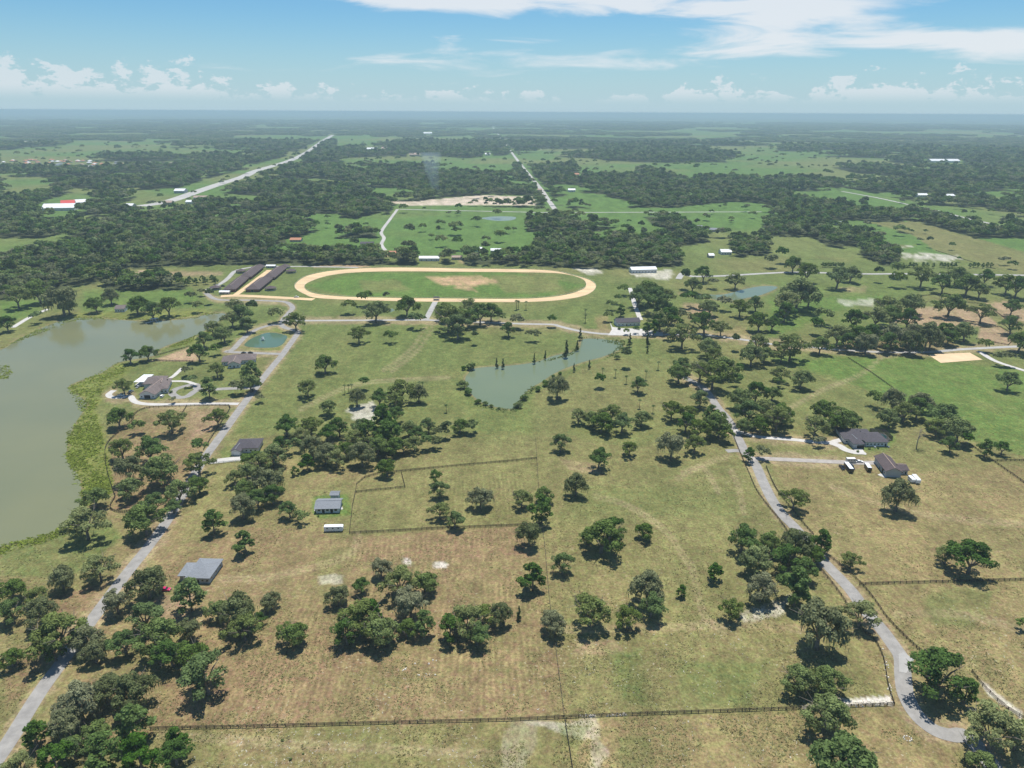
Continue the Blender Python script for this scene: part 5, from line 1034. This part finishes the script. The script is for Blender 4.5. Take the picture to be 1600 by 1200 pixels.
car((1312.5,728.5), (1318,735), 'black_paint', 'black pickup truck parked beside the long black trailer', 'truck'); car((1328,728), (1334,735.5), 'black_paint', 'black sport utility car parked between the long trailer and the barn', 'suv')
trailer((1352.5,729.5), (1358.5,738.5), 7.0, 2.4, 2.9, 'black_paint', 'roof_white', 'shorter black trailer with a white roof beside the purple-roofed barn')
trailer((1421.5,750), (1426,754.5), 5.0, 2.3, 2.6, 'white', 'roof_white', 'small white trailer beside the larger white trailer behind the barn'); trailer((1426.5,748), (1434.5,757), 7.0, 2.4, 3.0, 'white', 'roof_white', 'larger white trailer parked on the grass behind the barn')
car((377,552.5), (385,552), 'black_paint', 'black car on the drive below the oval pond, at the house door'); car((388,552), (395,552), 'black_paint', 'black car on the drive below the oval pond, towards the road')
car((392,615), (399,606), 'black_paint', 'dark car driving on the lake road by the loop drive', 'suv'); car((186,619), (193,618.5), 'white', 'white car on the narrow drive loop near the lake'); car((202,615), (208,611), 'silver', 'silver car on the drive beside the lake house', 'suv'); car((214,607), (219,604), 'silver', 'silver car at the edge of the carport'); car((251,623), (256,618), 'white', 'white car between the lake house and the loop drive', 'suv')
car((345.5,448), (352,447.5), 'black_paint', 'black car on the grass between the horse walker and the stable', 'suv'); car((460,465), (466,465), 'white', 'white pickup truck on the sandy lane at the racetrack bend', 'truck')


# ================================================================== small things
def tufts(name, label, polys, n, mat, size, tall, seed, cat_):
    g = np.random.default_rng(seed); V = []; T = []; k = 0
    for poly, cnt_ in zip(polys, n):
        xs = [p[0] for p in poly]; ys = [p[1] for p in poly]; c = 0
        while c < cnt_:
            X_ = g.uniform(min(xs), max(xs), 400); Y_ = g.uniform(min(ys), max(ys), 400); ok = inpoly(X_, Y_, poly)
            for x, y in zip(X_[ok], Y_[ok]):
                if c >= cnt_: break
                p = G(x, y); 
                if fbm(np.array([p.x/14.0]), np.array([p.y/14.0+7]))[0] < .47 and g.random() < .8: continue
                c += 1; s = size*(.5+g.random())
                for q in range(3):
                    t = g.random()*6.283; dx, dy = math.cos(t)*s, math.sin(t)*s; ox, oy = g.normal()*s*.6, g.normal()*s*.6; h_ = tall*(.6+.8*g.random()); lx, ly = g.normal()*s*1.3, g.normal()*s*1.3
                    V += [(p.x+ox-dx, p.y+oy-dy, 0), (p.x+ox+dx, p.y+oy+dy, 0), (p.x+ox+lx+dx*.4, p.y+oy+ly+dy*.4, h_), (p.x+ox+lx-dx*.4, p.y+oy+ly-dy*.4, h_)]; T += [g.random()]*4
    return tag(add(name, cards_mesh(name, np.array(V), np.array(T), MAT[mat])), label, cat_, kind='stuff')
MARSH = [[(104,604),(140,589),(185,566),(205,572),(160,610),(148,640),(162,690),(174,740),(174,770),(135,790),(118,750),(102,710),(106,675),(130,645)], [(0,545),(60,514),(120,494),(240,499),(320,488),(345,490),(300,499),(120,500),(30,533)], [(-10,570),(14,572),(20,582),(10,592),(-10,592)], [(250,547),(305,524),(330,512),(330,520),(290,538)], [(0,853),(90,829),(125,800),(140,805),(100,840),(0,866)]]
tufts('marsh_reeds', 'yellow-green reeds along the lake margin', MARSH, (3000, 700, 260, 300, 400), 'reed', .5, .35, 51, 'reeds')
tufts('pond_reeds', 'low green reeds along the long pond', [[(735,632),(800,640),(815,620),(830,604),(838,604),(822,625),(806,648),(770,642)], [(900,527),(975,532),(980,545),(945,563),(950,555),(968,540),(925,529)], [(840,566),(890,553),(905,540),(900,552),(860,564)]], (220, 200, 120), 'oak', .4, .7, 52, 'reeds')
tufts('pale_weeds', 'pale flowering weeds speckling the dry pastures', [[(300,1145),(760,1132),(760,1200),(300,1200)], [(890,990),(1250,985),(1380,1095),(890,1115)], [(540,1030),(860,1010),(870,1115),(560,1122)], [(1000,1125),(1300,1112),(1300,1200),(1000,1200)], [(1350,920),(1600,915),(1600,1080),(1500,1030)]], (330, 260, 90, 110, 50), 'weed', .13, .2, 53, 'weeds')

# rough grass and weed clumps over the near pastures
def rough_grass():
    g = np.random.default_rng(77); n = 150000; x = g.uniform(-80, 1680, n); y = 640+600*g.random(n)**.8
    d = np.stack([(x-800)/FPX, -(y-600)/FPX, -np.ones(n)], -1) @ CMn.T; t = -CAM_H/d[:, 2]; X, Y = d[:, 0]*t, d[:, 1]*t
    ok = (fbm(X/11+3, Y/11) + .35*fbm(X/45, Y/45+9) + .12*g.random(n)) > .775
    ok &= ~inpoly(x, y, LAKE); ok &= ~inpoly(x, y, POND)
    mp = mpp_arr(X, Y)
    for k, (pts, w, _) in ROADS.items():
        if max(p[1] for p in pts) > 640: ok &= linedist(x, y, cat(pts, 4))*mp > w*.5+1.2
    for hx, hy, r in ((1350,694,48), (1395,742,32), (513,795,30), (315,900,40), (385,705,28), (240,615,40), (1410,1036,22)): ok &= np.hypot(x-hx, (y-hy)*1.5) > r
    X, Y = X[ok], Y[ok]; m = len(X); V = []; T = []; s = .10+.22*g.random(m)**2; tint = g.random(m)
    for q in range(2):
        a = g.random(m)*6.283; dx, dy = np.cos(a)*s, np.sin(a)*s; lx, ly = g.normal(size=m)*s, g.normal(size=m)*s; h = s*(.5+.6*g.random(m)); z0 = np.zeros(m)
        V.append(np.stack([np.stack([X-dx, Y-dy, z0], -1), np.stack([X+dx, Y+dy, z0], -1), np.stack([X+lx+dx*.6, Y+ly+dy*.6, h], -1), np.stack([X+lx-dx*.6, Y+ly-dy*.6, h], -1)], 1).reshape(-1, 3)); T.append(np.repeat(tint, 4))
    me = cards_mesh('rough_grass', np.vstack(V), np.concatenate(T), MAT['rough']); tag(add('rough_grass', me), 'rough dry grass and weed clumps over the near pastures', 'grass', kind='stuff'); print('grass', m)
MAT['rough'] = leaf_material('rough_grass', (.25,.245,.10), .5)
rough_grass()
g = np.random.default_rng(61); m = MB()
for poly, n in (([(1240,1106),(1310,1098),(1395,1095),(1397,1101),(1320,1106)], 150), ([(1376,1010),(1384,1010),(1396,1098),(1390,1098)], 50), ([(905,1118),(930,1116),(930,1120),(905,1121)], 26), ([(948,1116),(980,1114),(980,1118),(948,1119)], 26), ([(620,1035),(690,1030),(690,1060),(620,1065)], 26)):
    xs = [p[0] for p in poly]; ys = [p[1] for p in poly]
    for k in range(n):
        for _ in range(30):
            x, y = g.uniform(min(xs), max(xs)), g.uniform(min(ys), max(ys))
            if inpoly(np.array([x]), np.array([y]), poly)[0]: break
        p = G(x, y); s = .15+.45*g.random()**2; t = g.random()*6.28; q = [(p.x+s*math.cos(t+a)*(.7+.5*g.random()), p.y+s*math.sin(t+a)*(.7+.5*g.random())) for a in (0, 1.57, 3.14, 4.71)]
        m.hexa([(a, b, -.05) for a, b in q], [(p.x+(a-p.x)*.55, p.y+(b-p.y)*.55, s*.6) for a, b in q])
tag(m.build('limestone_rubble', MAT['stone']), 'white limestone rubble strewn along the board fence', 'rubble', kind='stuff')
p = G(1418,1154); e = empty('stone_ring', p); tag(e, 'ring of pale stones in the grass inside the drive bend', 'stones'); 
for k in range(9): t = 6.283*k/9; m = MB(); r = 1.3; c = Vector((r*math.cos(t), r*.8*math.sin(t), 0)); s = .2+.15*g.random(); m.hexa([(c.x-s,c.y-s,-.1),(c.x+s,c.y-s,-.1),(c.x+s,c.y+s,-.1),(c.x-s,c.y+s,-.1)], [(c.x-s*.5,c.y-s*.6,s),(c.x+s*.6,c.y-s*.5,s*.9),(c.x+s*.5,c.y+s*.6,s),(c.x-s*.6,c.y+s*.5,s*.8)]); m.build('stone', MAT['stone'], e)


# thin smoke rising from the quarry
p = G(681, 306); m = MB(); n = 12; gg = np.random.default_rng(8); rings = 9
for i in range(rings):
    z = 1+i*13.0; r = 7+i*2.6
    for k in range(n): t = 6.283*k/n; q = r*(1+.25*gg.normal()*.5); m.v.append((q*math.cos(t)-i*1.6, q*math.sin(t), z))
m.f = [(i*n+k, i*n+(k+1) % n, (i+1)*n+(k+1) % n, (i+1)*n+k) for i in range(rings-1) for k in range(n)]+[tuple(range(n))[::-1], tuple((rings-1)*n+k for k in range(n))]
sk = m.build('smoke', None, None, p); tag(sk, 'thin blue smoke rising beside the pale quarry', 'smoke', kind='stuff')
sm_ = bpy.data.materials.new('smoke'); sm_.use_nodes = True; a_, b_ = sm_.node_tree.nodes, sm_.node_tree.links; a_.clear(); o_ = a_.new('ShaderNodeOutputMaterial'); v_ = a_.new('ShaderNodeVolumePrincipled'); v_.inputs['Color'].default_value = (.7,.85,.95,1); v_.inputs['Density'].default_value = .006; b_.new(v_.outputs[0], o_.inputs['Volume']); sk.data.materials.append(sm_)
# ------------------------------------------------------------------ haze
mb = MB(); mb.box(-63000, 63000, -63000, 63000, -2.0, 203.0); hz = mb.build('haze', None); tag(hz, 'pale blue summer haze over the whole plain', 'haze', kind='stuff')
hm = bpy.data.materials.new('haze'); hm.use_nodes = True; hn, hl = hm.node_tree.nodes, hm.node_tree.links; hn.clear()
ho = hn.new('ShaderNodeOutputMaterial'); pv = hn.new('ShaderNodeVolumePrincipled'); pv.inputs['Color'].default_value = (.53,.70,.82,1); pv.inputs['Density'].default_value = 1.0e-4; pv.inputs['Anisotropy'].default_value = 0.0
hl.new(pv.outputs[0], ho.inputs['Volume']); hz.data.materials.append(hm)
